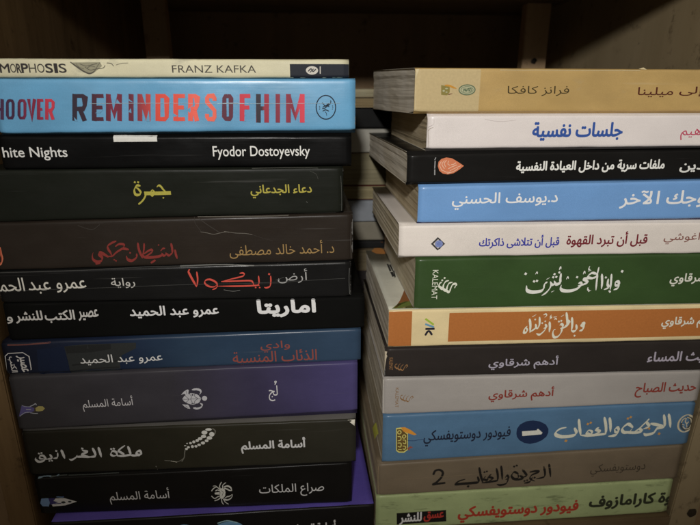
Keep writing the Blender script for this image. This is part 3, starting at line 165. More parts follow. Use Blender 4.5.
 {"name":"colour_panel","mats":[[0.48,0.1715,0.0448]],"prims":[[0,"g",0,[-0.0,15.34,0.03,0.97,1]],[0,"g",0,[40.23,230.0,0.12,0.9,1]]],"label":None,"base":0.03,"grad":None},
 {"name":"title","mats":[[0.82,0.82,0.6729]],"prims":[[0,"c",1.857,[[132.42,14.78],[133.57,14.59],[133.47,12.99],[131.8,13.45],[132.26,14.79]]],[0,"c",1.857,[[133.68,13.83],[133.2,10.2],[131.1,9.06]]],[0,"c",1.688,[[128.16,13.53],[128.73,10.47],[127.17,8.81],[125.33,9.37]]],[0,"c",1.83,[[124.51,18.8],[125.29,14.01],[125.35,9.19]]],[0,"d",1.379,[[128.0,5.56]]],[0,"c",1.747,[[120.2,22.55],[121.27,17.87],[121.76,14.0],[120.57,13.27]]],[0,"c",1.603,[[123.29,15.82],[121.91,16.6],[122.55,14.07],[119.95,11.85],[117.46,11.24]]],[0,"c",1.664,[[116.71,13.44],[117.55,14.43],[118.81,13.23],[118.44,11.04],[118.27,8.51],[116.55,5.49],[113.99,4.7],[112.5,7.12],[112.66,9.82],[113.84,10.64]]],[0,"d",1.36,[[115.72,16.31]]],[0,"d",1.36,[[117.26,16.78]]],[0,"c",0.984,[[111.83,19.57],[113.86,19.86]]],[0,"c",0.998,[[112.22,17.56],[112.9,18.54],[113.94,17.86]]],[0,"c",0.902,[[116.87,19.96],[118.64,21.09]]],[0,"c",1.83,[[109.23,15.95],[109.82,12.25],[109.75,8.71]]],[0,"c",0.984,[[109.88,21.26],[109.24,19.95],[110.27,19.26],[108.82,18.13]]],[0,"c",1.498,[[106.55,14.34],[107.4,12.47],[105.75,11.5]]],[0,"c",1.581,[[107.32,11.8],[105.84,9.31],[103.3,7.0],[101.07,7.73]]],[0,"d",1.2,[[104.2,15.39]]],[0,"d",1.12,[[106.12,16.69]]],[0,"c",0.915,[[104.48,21.37],[105.84,22.01],[106.6,20.83],[105.33,19.53]]],[0,"c",1.64,[[101.84,19.6],[102.35,14.93],[101.41,11.93],[99.62,12.31]]],[0,"c",1.581,[[99.7,14.49],[100.09,12.3],[98.52,10.65],[96.15,9.02]]],[0,"d",1.183,[[98.99,18.17]]],[0,"c",1.804,[[95.17,18.42],[96.12,13.81],[96.34,8.68]]],[0,"c",1.664,[[93.8,13.28],[92.28,11.13],[92.2,8.78],[93.76,9.08],[94.2,10.92],[92.94,12.46]]],[0,"c",0.902,[[96.88,20.2],[99.24,21.64]]]],"label":None,"base":0.07,"grad":None},
 {"name":"author_name","mats":[[0.82,0.82,0.706]],"prims":[[0,"t",0,["أدهم شرقاوي",189.06,228.64,9.37,19.59,0.022,0.0,0]]],"label":None,"base":0.07,"grad":None},
 {"name":"publisher_emblem","mats":[[0.3682,0.5212,0.0555],[0.1502,0.3347,0.4935],[0.0225,0.0203,0.0325]],"prims":[[0,"f",1.34,[[24.25,20.2],[30.04,15.83]]],[1,"f",1.34,[[24.27,16.42],[30.27,14.03]]],[2,"f",1.457,[[24.56,12.87],[30.81,12.88]]],[2,"s",1.436,[[24.89,8.72],[26.23,11.02],[27.53,10.99],[28.93,8.88]]]],"label":None,"base":0.07,"grad":None}]},
{"n":"masaa","o":[49.2,0.2,-188.82],"rz":0.0,"L":231.5,"zt":[26.43,23.7],"zb":[4.95,0.2],"ct":[27.13,24.14],"cb":[4.56,0.0],"ink":[
 {"name":"title","mats":[[0.474,0.4335,0.5167]],"prims":[[0,"t",0,["حديث المساء",186.2,238.85,6.29,15.42,0.022,0.0,0]]],"label":None,"base":0.07,"grad":None},
 {"name":"author_name","mats":[[0.474,0.4468,0.5314]],"prims":[[0,"t",0,["أدهم شرقاوي",72.02,121.08,4.27,13.96,0.018,0.0,0]]],"label":None,"base":0.07,"grad":None},
 {"name":"publisher_name","mats":[[0.3469,0.1818,0.0749]],"prims":[[0,"t",0,["KALEMAT",3.04,5.57,5.82,14.95,-0.004,0.0,-90]]],"label":None,"base":0.07,"grad":None},
 {"name":"publisher_emblem","mats":[[0.3469,0.1818,0.0749]],"prims":[[0,"c",0.606,[[6.82,7.64],[7.36,9.68],[8.61,10.21]]],[0,"c",0.741,[[7.15,8.1],[8.71,6.47],[9.49,8.98],[10.72,10.54]]],[0,"c",0.752,[[8.87,6.84],[10.6,5.67],[11.37,8.28],[12.86,9.74]]],[0,"c",0.752,[[10.84,6.14],[12.57,5.25],[13.6,7.67],[15.07,9.32],[15.79,8.18]]],[0,"c",0.539,[[14.48,6.71],[15.12,7.82],[15.95,8.36]]]],"label":None,"base":0.07,"grad":None},
 {"name":"edge_wear","mats":[[0.5927,0.5167,0.3827]],"prims":[[0,"p",0.0,[[-0.01,20.0],[1.5,19.61],[1.04,17.6],[1.57,16.3],[0.94,14.28],[0.51,10.58],[0.1,5.92],[-0.63,-0.09],[-0.65,9.68]]]],"label":None,"base":0.2,"grad":None}]},
{"n":"sabah","o":[48.22,0,-214.3],"rz":0.0,"L":231.5,"zt":[29.61,25.24],"zb":[1.34,0.03],"ct":[30.0,25.44],"cb":[1.07,0.0],"ink":[
 {"name":"title","mats":[[0.2792,0.0471,0.0334]],"prims":[[0,"t",0,["حديث الصباح",182.42,228.06,5.74,17.24,0.02,0.0,0]]],"label":None,"base":0.07,"grad":None},
 {"name":"author_name","mats":[[0.2792,0.0471,0.0334]],"prims":[[0,"t",0,["أدهم شرقاوي",74.88,121.72,6.89,17.64,0.022,0.0,0]]],"label":None,"base":0.07,"grad":None},
 {"name":"publisher_name","mats":[[0.2792,0.1454,0.0509]],"prims":[[0,"t",0,["KALEMAT",8.87,11.12,5.55,20.94,-0.004,0.0,-90]]],"label":None,"base":0.07,"grad":None},
 {"name":"publisher_emblem","mats":[[0.2792,0.1454,0.0509]],"prims":[[0,"c",0.624,[[12.17,12.52],[12.72,14.63],[14.0,15.16]]],[0,"c",0.752,[[12.51,12.99],[14.11,11.26],[14.9,13.86],[16.14,15.45]]],[0,"c",0.763,[[14.27,11.64],[16.04,10.39],[16.82,13.09],[18.33,14.58]]],[0,"c",0.763,[[16.29,10.87],[18.05,9.91],[19.1,12.41],[20.6,14.09],[21.33,12.89]]],[0,"c",0.555,[[20.0,11.39],[20.65,12.53],[21.5,13.08]]]],"label":None,"base":0.07,"grad":None},
 {"name":"edge_wear","mats":[[0.6058,0.5729,0.5103]],"prims":[[0,"s",0.497,[[0.44,27.41],[0.4,15.03],[1.07,1.56]]]],"label":None,"base":0.15,"grad":None}]},
{"n":"crime1","o":[48.81,-0.3,-252.94],"rz":0.0,"L":230.0,"zt":[39.38,38.55],"zb":[0.91,2.55],"ct":[39.65,38.59],"cb":[0.0,2.27],"ink":[
 {"name":"author_name","mats":[[0.0175,0.0223,0.0444]],"prims":[[0,"t",0,["فيودور دوستويفسكي",29.44,92.57,11.56,24.64,0.016,0.0,0]]],"label":None,"base":0.07,"grad":None},
 {"name":"volume_mark","mats":[[0.0175,0.0338,0.0923],[0.82,0.82,0.7309]],"prims":[[0,"p",0.0,[[97.02,18.2],[97.18,22.07],[99.05,25.52],[103.03,27.76],[108.24,28.27],[113.63,27.11],[118.18,24.34],[120.62,20.6],[120.9,17.28],[119.88,14.02],[116.99,11.17],[112.92,9.31],[108.18,8.59],[103.81,9.6],[99.82,12.29],[97.84,15.14]]],[1,"p",0.0,[[101.1,19.67],[112.05,19.82],[112.1,20.78],[112.99,20.96],[116.55,17.55],[115.79,16.22],[101.71,15.67]]]],"label":None,"base":0.07,"grad":None},
 {"name":"title","mats":[[0.82,0.82,0.6738],[0.6738,0.3472,0.0923]],"prims":[[0,"c",2.139,[[210.53,27.19],[212.47,21.42],[213.79,15.95]]],[0,"c",2.139,[[206.9,26.78],[208.57,20.87],[208.73,16.91],[204.44,15.27]]],[0,"c",2.04,[[198.43,20.08],[203.22,18.83],[207.57,16.98],[203.28,15.34],[201.57,12.9]]],[1,"d",2.054,[[206.07,11.02]]],[0,"c",2.295,[[203.63,16.59],[201.83,12.25],[196.22,10.68],[194.11,12.1]]],[0,"c",2.013,[[195.69,24.33],[194.75,21.56],[197.09,17.95],[193.16,15.98]]],[0,"c",2.013,[[196.03,24.0],[192.49,19.81],[189.55,16.2],[186.38,13.86]]],[1,"d",1.883,[[195.18,16.64]]],[1,"d",1.883,[[197.43,16.02]]],[0,"c",2.04,[[189.93,16.49],[192.04,14.14],[187.93,13.13],[180.68,13.91],[177.65,15.05]]],[0,"c",2.167,[[184.25,18.11],[180.4,20.87],[176.72,17.32],[178.38,14.05],[182.35,14.12],[184.41,17.16]]],[1,"d",1.859,[[179.62,25.62]]],[1,"d",1.859,[[181.58,26.59]]],[0,"c",2.013,[[171.34,17.34],[172.86,18.51],[174.11,15.91],[172.07,14.45],[170.82,17.06]]],[0,"c",2.139,[[174.06,16.23],[172.71,12.19],[167.17,11.27]]],[0,"c",2.236,[[165.67,26.77],[167.1,21.07],[168.02,15.03]]],[0,"c",2.236,[[161.67,27.33],[163.93,19.7],[164.22,14.0],[160.36,13.3]]],[0,"c",1.888,[[158.39,19.1],[156.64,17.64],[159.99,15.85],[156.33,13.87]]],[0,"c",1.987,[[151.3,17.66],[149.95,15.23],[153.25,13.75],[153.74,16.25],[151.3,17.66]]],[1,"d",1.835,[[149.75,22.77]]],[1,"d",1.835,[[151.85,23.73]]],[0,"c",1.888,[[164.55,13.66],[158.13,13.12],[151.11,12.94],[145.68,13.6]]],[0,"c",2.206,[[142.5,26.94],[143.96,20.16],[145.68,13.6]]],[0,"c",2.484,[[140.4,19.6],[141.99,16.05],[139.78,13.66],[132.14,13.21],[127.35,14.78],[126.49,17.35],[129.22,19.99],[133.55,20.97]]],[1,"d",2.117,[[134.98,9.54]]]],"label":None,"base":0.07,"grad":None},
 {"name":"publisher_emblem","mats":[[0.82,0.7705,0.2242],[0.1699,0.1044,0.0307],[0.82,0.36,0.0524],[0.36,0.1044,0.0758],[0.0407,0.0866,0.1871]],"prims":[[0,"p",0.0,[[9.35,28.17],[13.12,28.55],[17.89,23.57],[18.35,9.59],[15.67,7.33],[11.81,7.6],[9.84,9.52]]],[1,"p",0.0,[[9.92,27.2],[12.89,27.32],[17.38,22.66],[17.78,10.27],[15.36,8.38],[12.06,8.61],[10.43,10.0]]],[0,"r",0.649,[11.78,24.59,1.19,1.36]],[0,"r",0.658,[15.25,20.91,1.1,1.38]],[0,"s",0.603,[[10.89,21.19],[12.81,20.76],[12.88,18.23],[11.1,17.71]]],[0,"s",0.603,[[14.52,18.12],[16.33,17.69],[16.42,14.83],[14.76,15.57]]],[0,"s",0.603,[[11.04,15.82],[13.24,15.36],[13.04,12.51],[11.23,12.94]]],[0,"s",0.603,[[14.67,13.03],[16.49,12.59],[16.24,10.38],[14.75,10.6]]],[0,"s",0.549,[[11.46,10.38],[13.66,10.23]]],[2,"p",0.0,[[12.85,28.57],[15.56,28.59],[19.98,25.94],[24.21,22.04],[22.31,21.66],[17.89,23.45],[14.58,25.16]]],[3,"p",0.0,[[18.02,11.22],[20.17,12.67],[22.03,11.4],[19.42,10.48],[19.75,8.99],[18.06,9.93]]],[4,"s",0.494,[[18.09,17.38],[22.49,16.97],[25.75,17.52],[30.14,17.61]]]],"label":None,"base":0.07,"grad":None},
 {"name":"spine_medallion","mats":[[0.7309,0.6554,0.4719],[0.0811,0.0811,0.0658]],"prims":[[0,"e",0.0,[225.46,18.68,6.74,7.71]],[1,"e",0.0,[226.21,18.5,5.11,5.99]],[0,"s",0.722,[[221.74,19.55],[222.42,22.11],[224.55,23.27],[224.47,20.69]]],[0,"s",0.713,[[225.61,23.85],[228.26,22.4],[229.52,19.08]]],[0,"s",0.843,[[224.6,20.03],[226.06,18.64],[226.99,19.88]]],[0,"s",0.713,[[223.59,16.18],[225.78,14.08],[228.65,14.56],[229.32,17.13]]],[0,"s",0.602,[[225.89,18.0],[226.72,15.33]]],[0,"s",0.594,[[222.6,18.2],[224.25,17.32]]]],"label":None,"base":0.07,"grad":None}]},
{"n":"crime2","o":[45.43,0.2,-281.49],"rz":0.0,"L":231.5,"zt":[27.53,30.45],"zb":[0.08,0.04],"ct":[28.45,30.74],"cb":[0.0,0.02],"ink":[
 {"name":"title","mats":[[0.0175,0.0153,0.0132]],"prims":[[0,"c",1.854,[[128.3,19.64],[129.45,14.64],[130.77,8.25]]],[0,"c",1.83,[[124.56,17.58],[126.0,12.38],[125.57,8.59],[119.99,7.29]]],[0,"c",1.716,[[114.48,13.62],[119.24,14.3],[121.06,13.19],[116.05,10.87],[115.1,7.61],[118.77,5.37]]],[0,"d",1.716,[[118.45,8.39]]],[0,"c",1.83,[[116.69,8.84],[115.1,4.94],[110.92,3.89]]],[0,"c",1.716,[[108.57,15.97],[110.87,12.86],[111.96,10.48],[108.41,9.05]]],[0,"c",1.602,[[107.1,10.79],[109.59,8.64],[106.86,7.49]]],[0,"d",1.593,[[111.0,5.88]]],[0,"d",1.593,[[112.94,6.42]]],[0,"c",1.716,[[109.37,7.99],[105.71,7.57],[101.39,8.18]]],[0,"c",1.716,[[105.19,12.9],[102.22,14.41],[100.54,11.22],[102.79,8.42],[105.83,9.22],[105.23,12.57]]],[0,"d",1.694,[[101.75,19.35]]],[0,"d",1.694,[[103.66,20.05]]],[0,"c",1.694,[[95.86,9.88],[97.1,11.78],[98.45,9.37],[96.29,8.19]]],[0,"c",1.694,[[98.42,9.71],[97.16,4.81],[93.03,3.42],[90.12,4.28]]],[0,"c",1.92,[[91.84,20.31],[92.91,14.52],[93.73,8.36]]],[0,"c",1.894,[[88.52,18.24],[90.01,12.24],[89.81,7.96],[85.89,7.55]]],[0,"c",1.581,[[84.84,13.56],[83.3,11.69],[86.55,9.83],[83.74,8.03]]],[0,"c",1.694,[[80.74,12.19],[79.53,9.63],[82.41,8.78],[82.51,11.08]]],[0,"d",1.553,[[79.61,15.87]]],[0,"d",1.532,[[81.39,16.41]]],[0,"c",1.581,[[90.12,7.6],[84.52,6.98],[78.37,6.4]]],[0,"c",1.894,[[75.39,20.05],[77.02,13.09],[79.22,6.34]]],[0,"c",2.032,[[74.87,11.91],[75.75,7.56],[71.17,6.88],[63.47,6.73],[58.44,6.74],[60.8,9.22],[65.18,10.58]]],[0,"d",1.976,[[68.13,4.09]]]],"label":None,"base":0.07,"grad":None},
 {"name":"volume_number","mats":[[0.02,0.0175,0.0153]],"prims":[[0,"s",1.787,[[41.54,16.7],[42.77,19.54],[46.05,19.98],[48.39,17.39],[47.24,13.07],[44.1,9.34],[41.42,7.55],[45.28,7.95],[49.99,8.29]]]],"label":None,"base":0.07,"grad":None},
 {"name":"author_name","mats":[[0.0597,0.0464,0.0316]],"prims":[[0,"t",0,["دوستويفسكي",161.25,204.1,6.53,17.43,0.0,0.0,0]]],"label":None,"base":0.07,"grad":None},
 {"name":"crease","mats":[[0.2784,0.2132,0.1338],[0.075,0.055,0.0385]],"prims":[[0,"s",0.266,[[13.18,14.13],[53.92,14.09],[106.53,15.98],[137.0,17.13]]]],"label":None,"base":0.12,"grad":None},
 {"name":"crease","mats":[[0.2784,0.2132,0.1338],[0.075,0.055,0.0385]],"prims":[[0,"s",0.526,[[0.82,26.18],[0.73,14.08],[1.36,1.7]]]],"label":None,"base":0.12,"grad":None}]},
{"n":"karam","o":[44.84,-0.3,-312.9],"rz":0.0,"L":229.5,"zt":[31.27,31.35],"zb":[0.3,0.3],"ct":[31.35,31.37],"cb":[0.0,0.0],"ink":[
 {"name":"publisher_box","mats":[[0.0128,0.0118,0.0108]],"prims":[[0,"p",0.0,[[15.67,15.03],[53.04,15.22],[53.86,4.59],[16.1,4.47]]]],"label":None,"base":0.05,"grad":None},
 {"name":"publisher_name","mats":[[0.82,0.82,0.82],[0.5328,0.0524,0.0395]],"prims":[[0,"t",0,["للنشر",18.14,34.55,4.24,14.62,0.03,0.0,0]],[1,"t",0,["عسق",36.52,51.37,5.7,14.43,0.03,0.0,0]]],"label":None,"base":0.12,"grad":None},
 {"name":"author_name","mats":[[0.4803,0.0571,0.032]],"prims":[[0,"t",0,["فيودور دوستويفسكي",62.86,155.98,2.64,17.13,0.034,0.0,0]]],"label":None,"base":0.07,"grad":None},
 {"name":"title","mats":[[0.0395,0.0435,0.0255]],"prims":[[0,"t",0,["الإخوة كارامازوف",165.03,250.21,6.16,19.71,0.04,0.0,0]]],"label":None,"base":0.07,"grad":None}]}],"art":[[0,[[8.8,190.3],[12.3,184.2],[17.5,180.8],[21.1,173.4],[19.0,165.3],[13.4,171.2],[9.2,174.4]]],[1,[[4.7,136.8],[8.5,146.4],[13.9,147.2],[18.2,140.6],[19.7,133.1],[14.6,127.6],[8.1,129.3]]],[2,[[12.9,98.4],[14.3,99.8],[14.2,80.7],[12.4,78.9]]],[2,[[14.5,96.7],[16.2,97.6],[15.9,81.6],[14.7,79.7]]],[2,[[12.6,78.0],[14.9,78.7],[14.3,67.6],[12.5,65.9]]],[2,[[15.2,80.6],[16.5,81.5],[15.2,65.7],[14.0,64.0]]],[3,[[2.2,-6.0],[7.8,11.2],[13.7,14.9],[21.5,15.0],[17.3,-5.9],[9.9,-6.0]]],[0,[[3.8,2.2],[10.1,17.0],[14.3,29.5],[16.6,37.0],[19.7,32.8],[20.7,17.2],[14.8,14.1],[9.4,9.1]]],[4,[[7.2,-0.0],[12.2,6.8],[17.8,9.1],[18.0,3.7],[11.0,0.3]]]]}
COVER = {'kafka': [0.5863, 0.5487, 0.372, 0.5863, 0.5487, 0.372, 0.0239, 0.026, 0.0326], 'hoover': [0.1275, 0.3374, 0.5421, 0.1275, 0.3374, 0.5421, 0.0204, 0.0434, 0.0622], 'nights': [0.0048, 0.0048, 0.0048, 0.0048, 0.0048, 0.0048, 0.0048, 0.0048, 0.0048], 'gamra': [0.0122, 0.0136, 0.0102, 0.0122, 0.0136, 0.0102, 0.0122, 0.0136, 0.0102], 'satan': [0.0263, 0.0201, 0.0156, 0.0263, 0.0201, 0.0156, 0.0263, 0.0201, 0.0156], 'zikola': [0.0099, 0.0099, 0.0099, 0.0099, 0.0099, 0.0099, 0.0099, 0.0099, 0.0099], 'amarita': [0.0058, 0.0058, 0.0054, 0.0058, 0.0058, 0.0054, 0.0058, 0.0058, 0.0054], 'wolves': [0.0257, 0.0501, 0.0999, 0.0257, 0.0501, 0.0999, 0.0257, 0.0501, 0.0999], 'lujj': [0.0848, 0.0654, 0.2289, 0.0848, 0.0654, 0.2289, 0.0848, 0.0654, 0.2289], 'gharaniq': [0.0371, 0.0321, 0.021, 0.1171, 0.1105, 0.1042, 0.0371, 0.0321, 0.021], 'sira': [0.0105, 0.0096, 0.0088, 0.0105, 0.0096, 0.0088, 0.0105, 0.0096, 0.0088], 'lastl': [0.0108, 0.0099, 0.0099, 0.1781, 0.1343, 0.6263, 0.0108, 0.0099, 0.0099], 'milena': [0.4444, 0.2983, 0.1111, 0.4444, 0.2983, 0.1111, 0.4444, 0.2983, 0.1111], 'psych': [0.7345, 0.6766, 0.6487, 0.7345, 0.6766, 0.6487, 0.1007, 0.0917, 0.0874], 'secrets': [0.0106, 0.01, 0.0094, 0.0106, 0.01, 0.0094, 0.0106, 0.01, 0.0094], 'other': [0.1671, 0.3415, 0.6472, 0.1671, 0.3415, 0.6472, 0.0342, 0.0424, 0.1484], 'coffee': [0.7566, 0.6939, 0.6344, 0.7566, 0.6939, 0.6344, 0.7566, 0.6939, 0.6344], 'suhuf': [0.0402, 0.0817, 0.0244, 0.0402, 0.0817, 0.0244, 0.0402, 0.0817, 0.0244], 'haqq': [0.82, 0.6729, 0.3797, 0.82, 0.8108, 0.6893, 0.82, 0.6729, 0.3797], 'masaa': [0.033, 0.0274, 0.0249, 0.033, 0.0274, 0.0249, 0.033, 0.0274, 0.0249], 'sabah': [0.438, 0.4108, 0.3847, 0.438, 0.4108, 0.3847, 0.438, 0.4108, 0.3847], 'crime1': [0.1044, 0.2145, 0.36, 0.1044, 0.2145, 0.36, 0.1044, 0.2145, 0.36], 'crime2': [0.1937, 0.1496, 0.0987, 0.1937, 0.1496, 0.0987, 0.1937, 0.1496, 0.0987], 'karam': [0.4311, 0.5149, 0.2523, 0.4311, 0.5149, 0.2523, 0.4311, 0.5149, 0.2523]}
# ------------------------------------------------------------------ helpers
def obj(name, me, parent=None, mats=()):
    o = bpy.data.objects.new(name, me); COL.objects.link(o); o.parent = parent
    for m in mats: me.materials.append(m)
    return o
def mesh(name, v, f, mi=None, smooth=False):
    me = bpy.data.meshes.new(name); me.from_pydata([(a*MM, b*MM, c*MM) for a, b, c in v], [], f)
    if mi: me.polygons.foreach_set('material_index', mi)
    if smooth: me.polygons.foreach_set('use_smooth', [True]*len(me.polygons))
    me.update(); return me
def thing(name, label, cat, loc=(0,0,0), rz=0, group=None):
    o = bpy.data.objects.new(name, None); COL.objects.link(o); o.empty_display_size = .02
    o.location = Vector(loc)*MM; o.rotation_euler = (0, 0, rz); o['label'] = label; o['category'] = cat
    if group: o['group'] = group
    return o
def nn(nt, t, **kw):
    n = nt.nodes.new(t)
    for k, v in kw.items():
        if k in n.inputs: n.inputs[k].default_value = v
        else: setattr(n, k, v)
    return n
def newmat(name, rough=.5, spec=.5):
    m = bpy.data.materials.new(name); m.use_nodes = True; nt = m.node_tree
    b = nt.nodes['Principled BSDF']; b.inputs['Roughness'].default_value = rough; b.inputs['Specular IOR Level'].default_value = spec
    tc = nn(nt, 'ShaderNodeTexCoord'); return m, nt, b, tc
def noise_node(nt, tc, scale, detail=3, sx=(1,1,1), loc=(0,0,0), rough=.55):
    mp = nn(nt, 'ShaderNodeMapping'); mp.inputs['Scale'].default_value = sx; mp.inputs['Location'].default_value = loc
    nt.links.new(tc.outputs['Object'], mp.inputs['Vector'])
    n = nn(nt, 'ShaderNodeTexNoise'); n.inputs['Scale'].default_value = scale; n.inputs['Detail'].default_value = detail; n.inputs['Roughness'].default_value = rough
    nt.links.new(mp.outputs[0], n.inputs['Vector']); return n
def ramp(nt, src, stops, interp='LINEAR'):
    r = nn(nt, 'ShaderNodeValToRGB'); r.color_ramp.interpolation = interp
    els = r.color_ramp.elements
    while len(els) < len(stops): els.new(.5)
    for e, (p, c) in zip(els, stops): e.position = p; e.color = (*c, 1) if len(c) == 3 else c
    nt.links.new(src, r.inputs[0]); return r
def mix(nt, fac, a, b, mode='MIX'):
    m = nn(nt, 'ShaderNodeMix', data_type='RGBA', blend_type=mode)
    for i, v in ((0, fac), (6, a), (7, b)):
        if hasattr(v, 'links') or hasattr(v, 'is_linked'): nt.links.new(v, m.inputs[i])
        else: m.inputs[i].default_value = v if i == 0 else (*v, 1)
    return m.outputs[2]
def math_(nt, op, a, b=0.0, c=None):
    m = nn(nt, 'ShaderNodeMath', operation=op)
    for i, v in enumerate((a, b, c)):
        if v is None: continue
        if hasattr(v, 'is_linked'): nt.links.new(v, m.inputs[i])
        else: m.inputs[i].default_value = v
    return m.outputs[0]
def cover_mat(name, color, rough=.42, wear_glint=.5, seed=0, bump=.25, worn_glint=(.22,.215,.205), blotch=None, gradient=None, spec=.5, length=200, var=.12):
    """printed laminated card: faint colour drift, rubbed edges that also paint a top highlight line, fine scratches and dents in the film"""
    m, nt, b, tc = newmat(name, rough, spec); lk = nt.links
    n1 = noise_node(nt, tc, 28, 4, (1,1,1.6), (seed*.37, seed*.11, 0))
    base = color
    if gradient:
        sx = nn(nt, 'ShaderNodeSeparateXYZ'); lk.new(tc.outputs['Object'], sx.inputs[0])
        base = ramp(nt, math_(nt, 'DIVIDE', sx.outputs[0], length*MM), gradient).outputs[0]
    lo = 1-var; hi = 1+var
    v = ramp(nt, n1.outputs[0], [(.3, (lo,lo,lo)), (.7, (hi,hi,hi))])
    c = mix(nt, 1.0, base, v.outputs[0], 'MULTIPLY')
    if blotch:
        n4 = noise_node(nt, tc, blotch[1], 6, blotch[3] if len(blotch) > 3 else (1,1,1.8), (seed,0,seed), .7)
        f = ramp(nt, n4.outputs[0], [(blotch[2], (0,0,0)), (blotch[2]+.10, (.75,.75,.75))])
        c = mix(nt, f.outputs[0], c, blotch[0])
    at = nn(nt, 'ShaderNodeAttribute', attribute_name='wear_glint')
    n2 = noise_node(nt, tc, 150, 5, (.35,1,1), (seed*1.7, 0, seed), .65)
    n2b = noise_node(nt, tc, 22, 2, (1,1,1), (seed*2.3, 0, 0))
    t = math_(nt, 'MULTIPLY', at.outputs['Fac'], math_(nt, 'ADD', n2.outputs[0], math_(nt, 'MULTIPLY', n2b.outputs[0], .8)))
    f = ramp(nt, t, [(max(0,.98-.3*wear_glint), (0,0,0)), (1.0-.22*wear_glint, (1,1,1))])
    c = mix(nt, f.outputs[0], c, worn_glint)
    # print grain and faint rub streaks along the spine
    ng = noise_node(nt, tc, 2600, 2); c = mix(nt, 1.0, c, ramp(nt, ng.outputs[0], [(.25, (.90,.90,.90)), (.75, (1.08,1.08,1.08))]).outputs[0], 'MULTIPLY')
    ns = noise_node(nt, tc, 260, 3, (.035,1,1), (seed*4.1, 0, seed*.3), .6)
    c = mix(nt, ramp(nt, ns.outputs[0], [(.66, (0,0,0)), (.74, (.22*wear_glint,)*3)]).outputs[0], c, worn_glint)
    # fine rubbed specks
    n3 = noise_node(nt, tc, 900, 2, (.4,1,1), (0, 0, seed*.7))
    f3 = ramp(nt, n3.outputs[0], [(.80, (0,0,0)), (.86, (.35*wear_glint,)*3)])
    c = mix(nt, f3.outputs[0], c, worn_glint)
    lk.new(c, b.inputs['Base Color'])
    rr = ramp(nt, noise_node(nt, tc, 45, 5, (.5,1,1), (seed,seed,0)).outputs[0], [(.3, (max(.08,rough-.06),)*3), (.75, (min(1,rough+.14),)*3)])
    lk.new(rr.outputs[0], b.inputs['Roughness'])
    bn1 = noise_node(nt, tc, 42, 3, (.8,1,1.2), (seed*.9,0,0)); bn2 = noise_node(nt, tc, 1500, 2)
    h = math_(nt, 'ADD', bn1.outputs[0], math_(nt, 'ADD', math_(nt, 'MULTIPLY', bn2.outputs[0], .04), math_(nt, 'MULTIPLY', ns.outputs[0], .22)))
    bp = nn(nt, 'ShaderNodeBump'); bp.inputs['Strength'].default_value = bump; bp.inputs['Distance'].default_value = .0012
    lk.new(h, bp.inputs['Height']); lk.new(bp.outputs[0], b.inputs['Normal'])
    return m
_ink = {}
def ink_mat(color, rough=.6):
    k = tuple(color)+(rough,)
    if k not in _ink:
        m, nt, b, tc = newmat('printed_ink', rough, .18)
        n = noise_node(nt, tc, 700, 3); v = ramp(nt, n.outputs[0], [(.3, (.93,.93,.93)), (.7, (1.04,1.04,1.04))])
        nt.links.new(mix(nt, 1.0, color, v.outputs[0], 'MULTIPLY'), b.inputs['Base Color']); _ink[k] = m
    return _ink[k]
def grad_mat(stops, L):
    m, nt, b, tc = newmat('printed_gradient_ink', .5, .3)
    sx = nn(nt, 'ShaderNodeSeparateXYZ'); nt.links.new(tc.outputs['Object'], sx.inputs[0])
    lo, hi = stops[0][0], stops[-1][0]
    t = math_(nt, 'DIVIDE', math_(nt, 'SUBTRACT', sx.outputs[0], lo*MM), (hi-lo)*MM)
    r = ramp(nt, t, [((s-lo)/(hi-lo), c) for s, c in stops]); nt.links.new(r.outputs[0], b.inputs['Base Color']); return m
def page_mat(name, c1, c2, seed=0, axis='z'):
    """trimmed page edges: thin uneven lines, one sheet over another"""
    m, nt, b, tc = newmat(name, .85, .2); lk = nt.links
    n1 = noise_node(nt, tc, 1.0, 4, (2.2, 2.2, 1700), (0,0,seed*3.1), .6)
    n2 = noise_node(nt, tc, 1.0, 3, (2.5, 2.5, 420), (0,0,seed*1.3), .6)
    n3 = noise_node(nt, tc, 25, 4, (1,1,1), (seed,0,0))
    s = math_(nt, 'ADD', math_(nt, 'MULTIPLY', n1.outputs[0], .6), math_(nt, 'MULTIPLY', n2.outputs[0], .5))
    c = ramp(nt, s, [(.38, c2), (.56, c1), (.75, tuple(min(.85, x*1.12) for x in c1))])
    st = ramp(nt, n3.outputs[0], [(.35, (.82,.79,.72)), (.65, (1,1,1))])
    lk.new(mix(nt, 1.0, c.outputs[0], st.outputs[0], 'MULTIPLY'), b.inputs['Base Color'])
    bp = nn(nt, 'ShaderNodeBump'); bp.inputs['Strength'].default_value = .6; bp.inputs['Distance'].default_value = .0006
    lk.new(s, bp.inputs['Height']); lk.new(bp.outputs[0], b.inputs['Normal']); return m
def wood_mat(name, dark, light, sx, seed=0, rough=.5):
    m, nt, b, tc = newmat(name, rough, .35); lk = nt.links
    n1 = noise_node(nt, tc, 1.0, 6, sx, (seed, seed*.3, 0), .65)
    n2 = noise_node(nt, tc, 1.0, 3, tuple(v*.18 for v in sx), (seed*2, 0, 0))
    n3 = noise_node(nt, tc, 70, 5, (1,1,1), (0,seed,0), .7)
    s = math_(nt, 'ADD', math_(nt, 'MULTIPLY', n1.outputs[0], .6), math_(nt, 'MULTIPLY', n2.outputs[0], .4))
    c = ramp(nt, s, [(.36, dark), (.62, light)])
    g = ramp(nt, n3.outputs[0], [(.28, (.45,.42,.4)), (.42, (1,1,1))])
    lk.new(mix(nt, 1.0, c.outputs[0], g.outputs[0], 'MULTIPLY'), b.inputs['Base Color'])
    bp = nn(nt, 'ShaderNodeBump'); bp.inputs['Strength'].default_value = .5; bp.inputs['Distance'].default_value = .0008
    lk.new(s, bp.inputs['Height']); lk.new(bp.outputs[0], b.inputs['Normal']); return m
